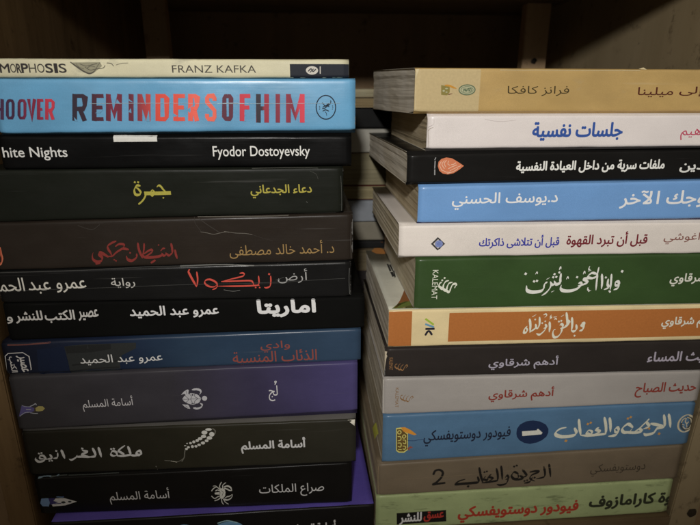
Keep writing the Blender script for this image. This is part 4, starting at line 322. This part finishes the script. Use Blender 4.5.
def boxgrid(x0, x1, y0, y1, z0, z1, nx, ny, nz, fn=None):
    """closed box with gridded faces; fn bends each point"""
    idx = {}; v = []; f = []
    def P(i, j, k):
        if (i,j,k) not in idx:
            p = (x0+(x1-x0)*i/nx, y0+(y1-y0)*j/ny, z0+(z1-z0)*k/nz)
            idx[(i,j,k)] = len(v); v.append(fn(*p) if fn else p)
        return idx[(i,j,k)]
    for i in range(nx):
        for j in range(ny):
            f.append((P(i,j,0),P(i,j+1,0),P(i+1,j+1,0),P(i+1,j,0))); f.append((P(i,j,nz),P(i+1,j,nz),P(i+1,j+1,nz),P(i,j+1,nz)))
        for k in range(nz):
            f.append((P(i,0,k),P(i+1,0,k),P(i+1,0,k+1),P(i,0,k+1))); f.append((P(i,ny,k),P(i,ny,k+1),P(i+1,ny,k+1),P(i+1,ny,k)))
    for j in range(ny):
        for k in range(nz):
            f.append((P(0,j,k),P(0,j,k+1),P(0,j+1,k+1),P(0,j+1,k))); f.append((P(nx,j,k),P(nx,j+1,k),P(nx,j+1,k+1),P(nx,j,k+1)))
    return v, f
# ------------------------------------------------------------------ the bookcase
case = thing('bookcase', 'dark brown wooden bookcase compartment holding the two stacks of books', 'bookcase', (0, 0, -313))
def board(name, x0, x1, y0, y1, z0, z1, m, n=(2,2,2), fn=None, bev=.8):
    v, f = boxgrid(x0, x1, y0, y1, z0, z1, *n, fn); me = mesh(name, v, f); o = obj(name, me, case, [m])
    bm = bmesh.new(); bm.from_mesh(me)
    ed = [e for e in bm.edges if len(e.link_faces) == 2 and e.calc_face_angle(0) > 1]
    bmesh.ops.bevel(bm, geom=ed, offset=bev*MM, segments=2, affect='EDGES', clamp_overlap=True); bm.to_mesh(me); bm.free(); return o
wl = wood_mat('side_wood', (.13,.078,.033), (.25,.16,.075), (60, 60, 5), 1.3, .55)
wr = wood_mat('side_wood_pale', (.235,.18,.10), (.295,.23,.135), (30, 30, 3), 4.1, .55)
wb = wood_mat('back_wood', (.23,.155,.085), (.31,.21,.12), (40, 40, 4), 2.2, .8)
wp = wood_mat('batten_wood', (.38,.255,.135), (.5,.34,.19), (60, 60, 5), 3.3, .5)
ws = wood_mat('shelf_wood', (.10,.066,.034), (.21,.15,.085), (5, 50, 60), 5.7, .5)
board('partition', -242, -212.4, 4, 333, -60, 420, wb)
board('partition', 301, 330, 4, 333, -60, 420, wb, (2,2,4), lambda x,y,z: (x+z*.049, y, z))
board('side_panel', -212, -194.2, -2, 418, -60, 420, wl)
def lean(x, y, z): return (x + (z-0)*.049*(1 if x < 280 else 1) - .5, y, z)
board('side_panel', 277.2, 300, -2, 418, -60, 420, wr, (2,2,4), lean)
_v, _f = boxgrid(-2500, 2500, 419, 440, -1800, 1800, 4, 1, 4); _w = obj('back_wall', mesh('back_wall', _v, _f), None, [wb]); _w['kind'] = 'structure'
board('batten', -171, -146, 318, 333, .3, 409.8, wp)
board('batten', 250, 278, 318, 333, .3, 409.8, wp)
board('shelf_board', -193.9, 275.4, -4, 418.5, -18, 0, ws)
board('shelf_board', -193.9, 294, -6, 418.5, 410, 428, ws)
def spot(name, x, y, z, r, c):
    m, nt, b, tc = newmat(name, .6, .3); b.inputs['Base Color'].default_value = (*c, 1); rnd = random.Random(int(x)); n = 14
    v = [(x, y-.7, z)]+[(x+r*rnd.uniform(.75,1.1)*math.cos(2*math.pi*i/n), y, z+r*rnd.uniform(.75,1.1)*math.sin(2*math.pi*i/n)) for i in range(n)]
    obj(name, mesh(name, v, [(0, 1+i, 1+(i+1) % n) for i in range(n)]), case, [m])
spot('screw_head', 263.6, 317.8, 36.0+313, 3.6, (.02,.016,.012)); spot('knot', 294.0, -2.3, -312.8+313, 4.5, (.025,.018,.01))
# ------------------------------------------------------------------ lettering: Arabic shaping from Unicode presentation forms
FORMS = {}; LIG = {}
for cp in range(0xFE80, 0xFEFD):
    d = unicodedata.decomposition(chr(cp)).split()
    if not d: continue
    k = d[0].strip('<>'); base = ''.join(chr(int(x, 16)) for x in d[1:])
    (FORMS if len(base) == 1 else LIG).setdefault(base, {})[k] = chr(cp)
def shape(txt):
    if not any('\u0600' <= c <= '\u06ff' for c in txt): return txt
    t = []; i = 0
    while i < len(txt):
        if txt[i:i+2] in LIG: t.append(txt[i:i+2]); i += 2
        else: t.append(txt[i]); i += 1
    def fm(s): return (LIG if len(s) == 2 else FORMS).get(s)
    out = []
    for i, s in enumerate(t):
        f = fm(s)
        if not f: out.append(s); continue
        p = fm(t[i-1]) if i else None; n = fm(t[i+1]) if i+1 < len(t) else None
        jp = bool(p and 'initial' in p and 'final' in f); jn = bool(n and 'final' in n and 'initial' in f)
        out.append(f['medial'] if jp and jn else f['final'] if jp else f['initial'] if jn else f['isolated'])
    return ''.join(reversed(out))
def text_geo(txt, wt, shear):
    c = bpy.data.curves.new('lettering', 'FONT'); c.body = shape(txt); c.shear = shear; c.resolution_u = 3
    o = bpy.data.objects.new('lettering', c); COL.objects.link(o)
    dg = bpy.context.evaluated_depsgraph_get(); dg.update()
    cu = o.evaluated_get(dg).to_curve(dg, apply_modifiers=False); polys = []
    for sp in cu.splines:
        P = []
        if sp.type == 'BEZIER':
            bp = list(sp.bezier_points)
            for i, p in enumerate(bp):
                q = bp[(i+1) % len(bp)]
                straight = (p.handle_right-p.co).length < 1e-5 and (q.handle_left-q.co).length < 1e-5
                col = p.handle_right_type == 'VECTOR' and q.handle_left_type == 'VECTOR'
                m = 1 if straight or col else 4
                for s in range(m): k = s/m; r = p.co*(1-k)**3 + p.handle_right*3*k*(1-k)**2 + q.handle_left*3*k*k*(1-k) + q.co*k**3; P.append((r.x, r.y))
        else: P = [(p.co.x, p.co.y) for p in sp.points]
        if len(P) > 2:
            ar = sum(P[i-1][0]*P[i][1]-P[i][0]*P[i-1][1] for i in range(len(P)))/2
            if abs(ar) > 1e-6: polys.append((ar, P))
    o.to_curve_clear(); bpy.data.objects.remove(o); bpy.data.curves.remove(c)
    # contours that touch are merged and filled by winding number, so crossing strokes and counters come out right
    bx = [(min(p[0] for p in P), max(p[0] for p in P), min(p[1] for p in P), max(p[1] for p in P)) for _, P in polys]
    grp = list(range(len(polys)))
    def find(i):
        while grp[i] != i: i = grp[i]
        return i
    for i in range(len(polys)):
        for j in range(i):
            A, B = bx[i], bx[j]
            if A[0] <= B[1] and B[0] <= A[1] and A[2] <= B[3] and B[2] <= A[3]: grp[find(i)] = find(j)
    v = []; f = []
    for g in {find(i) for i in range(len(polys))}:
        Ps = [polys[i][1] for i in range(len(polys)) if find(i) == g]
        vs = []; es = []
        for P in Ps: k = len(vs); n = len(P); vs += [Vector(p) for p in P]; es += [(k+i, k+(i+1) % n) for i in range(n)]
        ov, oe, of, *_ = delaunay_2d_cdt(vs, es, [], 0, 1e-5)
        base = len(v); v += [(p.x, p.y) for p in ov]
        for tri in of:
            cx = sum(ov[i].x for i in tri)/len(tri); cy = sum(ov[i].y for i in tri)/len(tri); wn = 0
            for P in Ps:
                for i in range(len(P)):
                    (x1, y1), (x2, y2) = P[i-1], P[i]
                    if y1 <= cy < y2 or y2 <= cy < y1:
                        if cx < (x2-x1)*(cy-y1)/(y2-y1)+x1: wn += 1 if y2 > y1 else -1
            if wn: f.append(tuple(i+base for i in tri))
    return v, f
def catmull(P, n=6):
    if len(P) < 3: return P
    out = []; Q = [P[0]] + P + [P[-1]]
    for i in range(1, len(Q)-2):
        a, b, c, d = Q[i-1:i+3]
        for s in range(n):
            t = s/n
            out.append(tuple(.5*(2*b[k]+(c[k]-a[k])*t+(2*a[k]-5*b[k]+4*c[k]-d[k])*t*t+(3*b[k]-a[k]-3*c[k]+d[k])*t**3) for k in (0,1)))
    out.append(P[-1]); return out
def ribbon(P, w, kind):
    """returns (v2d, faces, order) for a pen stroke"""
    if kind != 'f': P = catmull(P)
    Q = [P[0]]
    for p in P[1:]:
        if math.hypot(p[0]-Q[-1][0], p[1]-Q[-1][1]) > 1e-3: Q.append(p)
    P = Q; n = len(P); v = []; f = []; o = []
    if n < 2: return v, f, o
    for i in range(n):
        a = P[max(0,i-1)]; b = P[min(n-1,i+1)]
        dx, dy = b[0]-a[0], b[1]-a[1]; l = math.hypot(dx, dy) or 1; nx, ny = -dy/l, dx/l; ww = w/2
        if kind == 'f' and 0 < i < n-1:
            d1 = (P[i][0]-a[0], P[i][1]-a[1]); l1 = math.hypot(*d1); n1 = (-d1[1]/l1, d1[0]/l1)
            ww = w/2/max(.5, n1[0]*nx+n1[1]*ny)
        if kind == 'c':
            ang = math.atan2(dy, dx); ww = w/2*(.36+.86*abs(math.sin(ang-math.radians(62))))
            q = i/(n-1); ww *= min(1, .32+2.2*(1-q)) * min(1, .62+3*q)
        v += [(P[i][0]+nx*ww, P[i][1]+ny*ww), (P[i][0]-nx*ww, P[i][1]-ny*ww)]; o += [i, i]
        if i: k = 2*i; f.append((k-2, k-1, k+1, k))
    if kind in 'sc':
        for e, j in ((0, 0), (n-1, 2*n-2)):
            c = P[e]; a = v[j]; r = math.hypot(a[0]-c[0], a[1]-c[1]); t0 = math.atan2(a[1]-c[1], a[0]-c[0]); sg = 1 if e == 0 else -1
            k = len(v); ids = [j]
            for s in range(1, 6): t = t0+sg*math.pi*s/6; v.append((c[0]+r*math.cos(t), c[1]+r*math.sin(t))); o.append(e); ids.append(k+s-1)
            f.append(tuple(ids+[j+1]))
    return v, f, o
# ------------------------------------------------------------------ books
def lerp(a, b, t): return a+(b-a)*t
class Book:
    def __init__(s, d, depth, seed, flare=0, name='book'):
        s.d = d; s.L = d['L']; s.depth = depth; s.seed = seed; s.flare = flare; s.r = 1.5
    def line(s, k, u): return lerp(s.d[k][0], s.d[k][1], u/s.L)
    def jit(s, u, k, a=.22): return a*noise.noise(Vector((u*.045, k*7.3+s.seed*3.7, 0))) + a*.5*noise.noise(Vector((u*.22, k*5.1, s.seed)))
    def surf(s, u, f, off=0.0):
        """a point of the spine: u mm from its left end, f from bottom (0) to top (1), off mm proud"""
        zb, zt = s.line('zb', u), s.line('zt', u); h = zt-zb; z = zb+f*h
        d = min(f, 1-f)*h; y = 0.0
        if d < s.r: q = (s.r-max(d,0))/s.r; y = s.r*(1-math.sqrt(max(0, 1-q*q)))
        y += -.03*4*f*(1-f) + .12*math.sin(u/34+s.seed) + s.jit(u, 3, .04)
        y += .55*max(0, 1-min(u, s.L-u)/1.1)**2
        e = max(0, 1-d/2.5); sg = 1 if f > .5 else -1; z += e*s.jit(u, 1 if f > .5 else 2, .26)
        ed = min(u, s.L-u); z -= sg*max(0, 1-d/4)**2*.75*math.exp(-ed/1.6)*(.5+.5*noise.noise(Vector((s.seed*9, sg*3, u > s.L/2))))
        return (u, y-off, z)
    def build(s, root, cmats, pmat):
        N = 56; T = .38; d = s.d; us = [s.L*i/N for i in range(N+1)]
        fs = [0, .008, .016, .03, .06, .1, .2, .35, .5, .65, .8, .9, .94, .97, .984, .992, 1]
        v = []; f = []; mi = []; wear_glint = []
        rows = []
        for u in us:
            ct, cb = s.line('ct', u), s.line('cb', u); fl = s.flare
            end = max(0, 1-min(u, s.L-u)/2.2)
            P = []
            for y in (s.depth, s.depth*.6, s.depth*.25, 8, 2.2): P.append(((u, y, cb-(fl*.35)*(y/s.depth)), .25*end))
            for q in fs:
                p = s.surf(u, q); hh = s.line('zt', u)-s.line('zb', u); dd = min(q, 1-q)*hh
                P.append((p, max((.42 if dd < .05 else (1.0 if q > .5 else .7)*math.exp(-dd/.5)), .85*end)))  # rubbed edges; stronger along the top, a highlight line put in as colour
            for y in (2.2, 8, s.depth*.25, s.depth*.6, s.depth): P.append(((u, y, ct+fl*(y/s.depth)), .25*end))
            O = []; n = len(P)
            for i, (p, wv) in enumerate(P):
                if i < 5: O.append((p[0], p[1], p[2]+T))
                elif i >= n-5: O.append((p[0], p[1], p[2]-T))
                else:
                    q = fs[i-5]; O.append((p[0], p[1]+T, p[2]+(T if q < .05 else -T if q > .95 else 0)))
            rows.append((P, O))
        n = len(rows[0][0])
        for P, O in rows:
            for p, wv in P: v.append(p); wear_glint.append(wv)
            for p in O: v.append(p); wear_glint.append(0)
        S = 2*n
        for i in range(N):
            for j in range(n-1):
                a = i*S+j; f.append((a, a+S, a+S+1, a+1)); mi.append(1 if j < 5 else 2 if j >= n-6 else 0)
                a = i*S+n+j; f.append((a, a+1, a+S+1, a+S)); mi.append(3)
            for j in (0, n-1): a = i*S+j; f.append((a, a+n, a+n+S, a+S) if j == 0 else (a, a+S, a+n+S, a+n)); mi.append(3)
        for i in (0, N):
            for j in range(n-1):
                a = i*S+j; q = (a, a+1, a+n+1, a+n); f.append(q if i == 0 else q[::-1]); mi.append(3)
        me = mesh('cover', v, f, mi, True)
        at = me.attributes.new('wear_glint', 'FLOAT', 'POINT'); at.data.foreach_set('value', wear_glint)
        o = obj('cover', me, root, cmats)
        # page block
        rnd = random.Random(s.seed); lay = [rnd.uniform(-.35, .35) for _ in range(40)]
        def fn(x, y, z):
            u = min(max(x, 0), s.L); k = (y/s.depth)
            zb = (s.line('zb', u)+.2 if y < 3 else s.line('cb', u))+T+.02-s.flare*.35*k; zt = (s.line('zt', u)-.2 if y < 3 else s.line('ct', u))-T-.02+s.flare*k
            q = z; zz = lerp(zb, zt, q)
            j = lay[int(q*13.99)]*.7 + .25*noise.noise(Vector((y*.05, q*9, s.seed)))
            wav = (.5*noise.noise(Vector((y*.03, q*3, s.seed*2)))*min(1, s.flare) * math.sin(math.pi*q))
            sgn = 1 if x > s.L/2 else -1
            return (x + sgn*j*(1 if q not in (0, 1) else .3), y + (j*.8 if k > .9 else 0), zz+wav)
        v, f = boxgrid(.55, s.L-.55, 1.6, s.depth-.6, 0, 1, 2, 10, 14, fn)
        obj('page_block', mesh('page_block', v, f), root, [pmat])
        return o
    def ink(s, root, c):
        V = []; F = []; M = []; base = c['base']; cnt = 0; L = s.L
        def add(pts, faces, mi, offs):
            k = len(V)
            for (u, z), of in zip(pts, offs):
                h = s.line('zt', u)-s.line('zb', u); V.append(s.surf(min(max(u, -.0), L), z/h, of))
            for f in faces: F.append(tuple(i+k for i in f)); M.append(mi)
        for it in c['prims']:
            mi, k, w, q = it; cnt += 1; o0 = base+cnt*.006
            if k == 't':
                txt, u0, u1, z0, z1, wt, sh, rot = q
                pv, pf = text_geo(txt, wt, sh)
                if not pv: continue
                if rot == -90: pv = [(y, -x) for x, y in pv]
                xa, xb = min(p[0] for p in pv), max(p[0] for p in pv); ya, yb = min(p[1] for p in pv), max(p[1] for p in pv)
                um = (u0+u1)/2; hm = s.line('zt', um)-s.line('zb', um)
                pts = []
                for x, y in pv:
                    u = lerp(u0, u1, (x-xa)/(xb-xa)); z = lerp(z0, z1, (y-ya)/(yb-ya)); pts.append((u, z/hm*(s.line('zt', u)-s.line('zb', u))))
                # clip what would run past the ends of the spine
                keep = [f for f in pf if all(.2 < pts[i][0] < L-.2 for i in f)]
                add(pts, keep, mi, [o0]*len(pts))
                if wt > .004:   # bold weight: the same outline struck again a hair to each side
                    em = (z1-z0)/(yb-ya); em = min(em, (u1-u0)/(xb-xa)*1.3); R = wt*em*1.05
                    for q8 in range(8):
                        a8 = q8*math.pi/4; add([(u+R*math.cos(a8), z+R*math.sin(a8)) for u, z in pts], keep, mi, [o0+.0006*(q8+1)]*len(pts))
            elif k == 'g':
                u0, u1, a, b, mode = q; nu = max(2, int(abs(u1-u0)/3)); nz = 16; pts = []; fc = []
                u0 = max(u0, .05); u1 = min(u1, L-.05)
                for i in range(nu+1):
                    u = lerp(u0, u1, i/nu); h = s.line('zt', u)-s.line('zb', u)
                    for j in range(nz+1): t = j/nz; t = t*t*(3-2*t); pts.append((u, lerp(a, b, t)*h if mode == 1 else lerp(a, b, t)))
                for i in range(nu):
                    for j in range(nz): p = i*(nz+1)+j; fc.append((p, p+nz+1, p+nz+2, p+1))
                add(pts, fc, mi, [o0]*len(pts))
            elif k in 'er':
                cx, cz, rx, rz = q; n = 28
                if k == 'e': add([(cx+rx*math.cos(2*math.pi*i/n), cz+rz*math.sin(2*math.pi*i/n)) for i in range(n)], [tuple(range(n))], mi, [o0]*n)
                else:
                    pts = []
                    for i in range(n):
                        t = 2*math.pi*i/n
                        for sg in (.5, -.5): pts.append((cx+(rx+w*sg)*math.cos(t), cz+(rz+w*sg)*math.sin(t)))
                    add(pts, [(2*i, 2*i+1, (2*i+3) % (2*n), (2*i+2) % (2*n)) for i in range(n)], mi, [o0]*2*n)
            elif k == 'p':
                P = [tuple(p) for p in q]; T = [tuple(x) for x in tessellate_polygon([[Vector((p[0], p[1], 0)) for p in P]])]
                size = max(max(p[0] for p in P)-min(p[0] for p in P), max(p[1] for p in P)-min(p[1] for p in P))
                for lev in range(0 if size < 4 else 1 if size < 8 else 2 if size < 20 else 3):   # fine enough to follow the card
                    mid = {}; T2 = []
                    def mp(a, b):
                        k = (min(a, b), max(a, b))
                        if k not in mid: mid[k] = len(P); P.append(((P[a][0]+P[b][0])/2, (P[a][1]+P[b][1])/2))
                        return mid[k]
                    for x, y, z in T: xy, yz, zx = mp(x, y), mp(y, z), mp(z, x); T2 += [(x, xy, zx), (xy, y, yz), (zx, yz, z), (xy, yz, zx)]
                    T = T2
                add(P, T, mi, [o0]*len(P))
            elif k == 'd':
                (cx, cz), = q; r = w*.62; a = .35
                add([(cx+r*math.cos(a+i*math.pi/2), cz+r*math.sin(a+i*math.pi/2)) for i in range(4)], [(0,1,2,3)], mi, [o0])if False else add([(cx+r*math.cos(a+i*math.pi/2), cz+r*math.sin(a+i*math.pi/2)) for i in range(4)], [(0,1,2,3)], mi, [o0]*4)
            else:
                pv, pf, od = ribbon([tuple(p) for p in q], w, k)
                if pv: add(pv, pf, mi, [o0+i*.0012 for i in od])
        if not F: return
        me = mesh(c['name'], V, F, M)
        bm = bmesh.new(); bm.from_mesh(me); bmesh.ops.triangulate(bm, faces=[f for f in bm.faces if len(f.verts) > 4])
        for f in bm.faces:
            f.normal_update()
            if f.normal.y > 0: f.normal_flip()
        bmesh.ops.delete(bm, geom=[x for x in bm.verts if not x.link_faces], context='VERTS')
        bm.to_mesh(me); bm.free()
        ms = [grad_mat(c['grad'], L)] if c['grad'] else [ink_mat(m) for m in c['mats']]
        o = obj(c['name'], me, root, ms)
        if c['label']: o['label'] = c['label']
LABELS = {
 'kafka': 'thin cream paperback with navy panel at one end, on top of the left stack',
 'hoover': 'thick sky blue paperback with big red and maroon lettering',
 'nights': 'black paperback with plain white Latin lettering and small white sticker, under sky blue book',
 'gamra': 'very dark green paperback with short yellow Arabic lettering',
 'satan': 'dark brown paperback with red title, gold author name and cracked spine edge',
 'zikola': 'black scuffed paperback with coral red title between white and grey words',
 'amarita': 'matt black paperback with heavy white Arabic lettering, resting on the navy book',
 'wolves': 'dark navy paperback with dull red two line title and rocky picture on spine',
 'lujj': 'charcoal to purple paperback with a silver turtle on its spine',
 'gharaniq': 'dark olive paperback with a silver segmented tail on its spine',
 'sira': 'black paperback with a silver crab on its spine, low in the left stack',
 'lastl': 'black paperback with purple front cover and blue globes, bottom of the left stack',
 'milena': 'beige paperback with brown lettering and wavy pages, on top of the right stack',
 'psych': 'white paperback with a bold blue Arabic title, under the beige book on the right',
 'secrets': 'black paperback with white Arabic lettering and an orange drop emblem on its spine',
 'other': 'light blue paperback with white Arabic lettering, under the black book with the orange emblem',
 'coffee': 'white paperback with maroon and blue Arabic lettering and a small diamond emblem',
 'suhuf': 'thick dark green paperback with a white calligraphic title on its spine',
 'haqq': 'orange paperback with cream label panel and orange figures on its white front cover',
 'masaa': 'black paperback with lilac grey lettering and torn corner, under the orange book',
 'sabah': 'pale grey paperback with maroon Arabic lettering, in the right stack',
 'crime1': 'thick steel blue paperback with navy oval and cream Arabic title on its spine',
 'crime2': 'taupe brown paperback with a black handwritten title and a large numeral 2',
 'karam': 'pale green mottled paperback with red and dark lettering, bottom of the right stack'}
OPT = {  # roughness, rubbing with painted edge highlight, extras
 'kafka': dict(rough=.55, wear_glint=.35, blotch=((.40,.38,.27), 30, .58)), 'hoover': dict(rough=0.25, wear_glint=.45, bump=.22, worn_glint=(.5,.5,.48)),
 'nights': dict(rough=0.27, wear_glint=.35, spec=.1), 'gamra': dict(spec=.1, rough=0.34, wear_glint=.6), 'satan': dict(spec=.14, rough=0.32, wear_glint=.75, bump=.3), 'zikola': dict(spec=.3, rough=0.24, wear_glint=.95, bump=.35),
 'amarita': dict(rough=.75, wear_glint=.25, spec=.05), 'wolves': dict(spec=0.3, rough=0.3, wear_glint=.4), 'lujj': dict(spec=.2, rough=0.32, wear_glint=.5), 'gharaniq': dict(spec=.14, rough=0.34, wear_glint=.6), 'sira': dict(spec=.2, rough=0.28, wear_glint=.4), 'lastl': dict(spec=0.3, rough=0.28, wear_glint=.4),
 'milena': dict(rough=0.36, wear_glint=.6, blotch=((.40,.29,.14), 18, .62), worn_glint=(.62,.55,.38)), 'psych': dict(rough=0.3, wear_glint=.4, var=.05, worn_glint=(.45,.38,.28)), 'secrets': dict(spec=.14, rough=0.27, wear_glint=.35), 'other': dict(rough=0.28, wear_glint=.4, var=.06),
 'coffee': dict(rough=.5, wear_glint=.4, var=.06, worn_glint=(.5,.45,.36)), 'suhuf': dict(rough=0.3, wear_glint=.35), 'haqq': dict(rough=0.3, wear_glint=.4, worn_glint=(.6,.55,.42)), 'masaa': dict(spec=.14, rough=0.36, wear_glint=.6), 'sabah': dict(rough=0.3, wear_glint=.4, var=.06),
 'crime1': dict(rough=0.28, wear_glint=.45, bump=.4), 'crime2': dict(rough=.5, wear_glint=.5), 'karam': dict(rough=0.34, wear_glint=.4, blotch=((.15,.18,.085), 75, .555, (.5,1,2.2)))}
paper_i = newmat('cover_inside', .8, .2); paper_in = paper_i[0]; paper_i[2].inputs['Base Color'].default_value = (.45,.41,.33,1)
PG = [page_mat('cream_pages', (.68,.61,.47), (.52,.45,.33), 1), page_mat('grey_pages', (.70,.65,.56), (.48,.43,.355), 2), page_mat('white_pages', (.72,.68,.6), (.58,.53,.44), 3), page_mat('tan_pages', (.58,.49,.34), (.45,.37,.245), 4)]
PGI = {'milena': 1, 'psych': 3, 'secrets': 1, 'other': 3, 'coffee': 0, 'suhuf': 0, 'haqq': 2, 'masaa': 1, 'sabah': 2, 'crime1': 0, 'crime2': 3, 'karam': 3}
roots = {}
for side, grp in (('L', 'books stacked on the left'), ('R', 'books stacked on the right')):
    for i, d in enumerate(D[side]):
        n = d['n']; r = thing('book', LABELS[n], 'book', d['o'], d['rz'], grp); roots[n] = r
        c9 = COVER[n]; op = dict(OPT[n]); seed = i*1.37+(10 if side == 'R' else 0)
        if n == 'lujj': op['gradient'] = [(.0, (.055,.052,.056)), (.45, (.058,.054,.066)), (.72, (.058,.05,.105)), (1, (.085,.072,.20))]
        if n == 'gharaniq': op['gradient'] = [(0, (.024,.022,.017)), (.5, (.035,.032,.021)), (1, (.037,.035,.026))]
        if n == 'wolves': op['gradient'] = [(0, (.012,.014,.026)), (.3, (.016,.026,.06)), (.5, (.03,.058,.105)), (1, (.036,.066,.115))]
        m0 = cover_mat('spine_card', tuple(c9[0:3]), seed=seed, length=d['L'], **op)
        op.pop('gradient', None); op.pop('blotch', None)
        m1 = cover_mat('front_card', tuple(c9[3:6]), seed=seed+.5, **op) if c9[3:6] != c9[0:3] else m0
        m2 = cover_mat('back_card', tuple(c9[6:9]), seed=seed+.8, **op) if c9[6:9] != c9[0:3] else m0
        b = Book(d, 165 if n in ('milena','secrets') else 140 if n not in ('hoover','kafka','nights') else 129, seed, flare=5 if n == 'milena' else 0)
        b.build(r, [m0, m2, m1, paper_in], PG[PGI.get(n, i % 4)])
        for c in d['ink']: b.ink(r, c)
# printed picture on the orange book's front cover
hq = [d for d in D['R'] if d['n'] == 'haqq'][0]
for ci, pts in D['art']:
    pts = [(x, max(y, 2.4)) for x, y in pts]
    V = [(x, y, lerp(hq['ct'][0], hq['ct'][1], x/hq['L'])+.06) for x, y in pts]
    obj('cover_picture', mesh('cover_picture', V, [tuple(range(len(V)))]), roots['haqq'], [ink_mat(((.30,.12,.04), (.52,.22,.06), (.03,.03,.03), (.17,.22,.05), (.55,.50,.22))[ci])])
# yellow page marker slipped between the low books on the right
pm, nt, bb, tc = newmat('marker_paper', .6, .3); bb.inputs['Base Color'].default_value = (.42,.42,.07,1)
c1 = [d for d in D['R'] if d['n'] == 'crime1'][0]
ox, oy, oz = c1['o']
v, f = boxgrid(0, 3, 0, 14, 0, .3, 3, 4, 1, lambda x, y, z: (x, y+x*.6, z+1.2*(1-x/3)**2*-3))
mk = obj('page_marker', mesh('page_marker', v, f), None, [pm]); mk.location = Vector((ox-2.6, 22, oz+8))*MM
mk['label'] = 'small yellow paper page marker sticking out of the steel blue book'; mk['category'] = 'page marker'
# ------------------------------------------------------------------ the second row of books, seen in the gap
ROW = [  # top z, bottom z, colour, kind, label
 (4.6,-2.9,(.50,.45,.30),'p','thin cream book showing its page edges, topmost in the back row behind the gap'),
 (-3.3,-11.6,(.34,.26,.14),'p','tan book showing its page edges, second from the top in the back row'),
 (-11.9,-29.4,(.012,.012,.012),'s','black book with a plain spine in the back row behind the gap'),
 (-29.8,-50.4,(.55,.53,.46),'s','plain white spined book under the black one in the back row'),
 (-50.9,-79.6,(.36,.32,.20),'p','thick cream book under the white spined one in the back row'),
 (-80.2,-93.2,(.44,.38,.22),'r','cream book with a dark red cover edge in the back row behind the gap'),
 (-93.6,-113.6,(.40,.43,.47),'s','pale blue spined book in the middle of the back row behind the gap'),
 (-114.2,-132.6,(.34,.31,.24),'s','greyish beige spined book above the thin black one in the back row'),
 (-133.2,-140.6,(.02,.02,.02),'s','thin black spined book low in the back row behind the gap'),
 (-141.0,-161.6,(.30,.25,.16),'p','tan book under the thin black one in the back row')]
zz = -162.0
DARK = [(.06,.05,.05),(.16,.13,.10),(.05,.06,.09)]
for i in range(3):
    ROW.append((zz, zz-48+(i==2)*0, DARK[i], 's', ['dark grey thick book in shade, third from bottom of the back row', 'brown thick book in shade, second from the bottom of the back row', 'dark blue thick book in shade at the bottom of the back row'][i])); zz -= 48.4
for i, (zt, zb, c, k, lab) in enumerate(ROW):
    if i == len(ROW)-1: zb = -312.9
    rnd = random.Random(i*7+3); h = zt-zb; L = 175+rnd.uniform(0, 22); x0 = -52+rnd.uniform(-8, 8); y0 = 166+rnd.uniform(-3, 3)
    r = thing('book', lab, 'book', (x0, y0, zb), math.radians(rnd.uniform(-.6, .6)), 'books in the back row behind the gap')
    d = dict(L=L, zt=[h-.1]*2, zb=[.1]*2, ct=[h-.05]*2, cb=[.05]*2, n='back', ink=[])
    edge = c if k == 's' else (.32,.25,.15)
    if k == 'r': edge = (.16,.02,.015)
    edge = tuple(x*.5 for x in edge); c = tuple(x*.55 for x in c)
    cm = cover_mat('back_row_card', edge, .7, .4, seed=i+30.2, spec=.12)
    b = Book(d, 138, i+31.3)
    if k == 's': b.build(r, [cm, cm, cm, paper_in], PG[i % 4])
    else:   # turned round: page edges towards the room, so only two boards and the block show
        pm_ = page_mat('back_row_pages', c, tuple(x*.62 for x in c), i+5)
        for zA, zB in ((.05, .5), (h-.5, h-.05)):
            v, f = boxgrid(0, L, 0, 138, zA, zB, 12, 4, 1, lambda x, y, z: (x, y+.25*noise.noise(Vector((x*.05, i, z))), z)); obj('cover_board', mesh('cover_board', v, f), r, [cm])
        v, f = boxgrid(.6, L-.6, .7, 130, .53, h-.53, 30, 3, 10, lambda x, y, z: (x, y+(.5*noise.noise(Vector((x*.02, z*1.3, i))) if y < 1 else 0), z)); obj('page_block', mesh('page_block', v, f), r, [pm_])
        v, f = boxgrid(0, L, 130.5, 138.4, .53, h-.53, 4, 1, 2); obj('spine', mesh('spine', v, f), r, [cm])
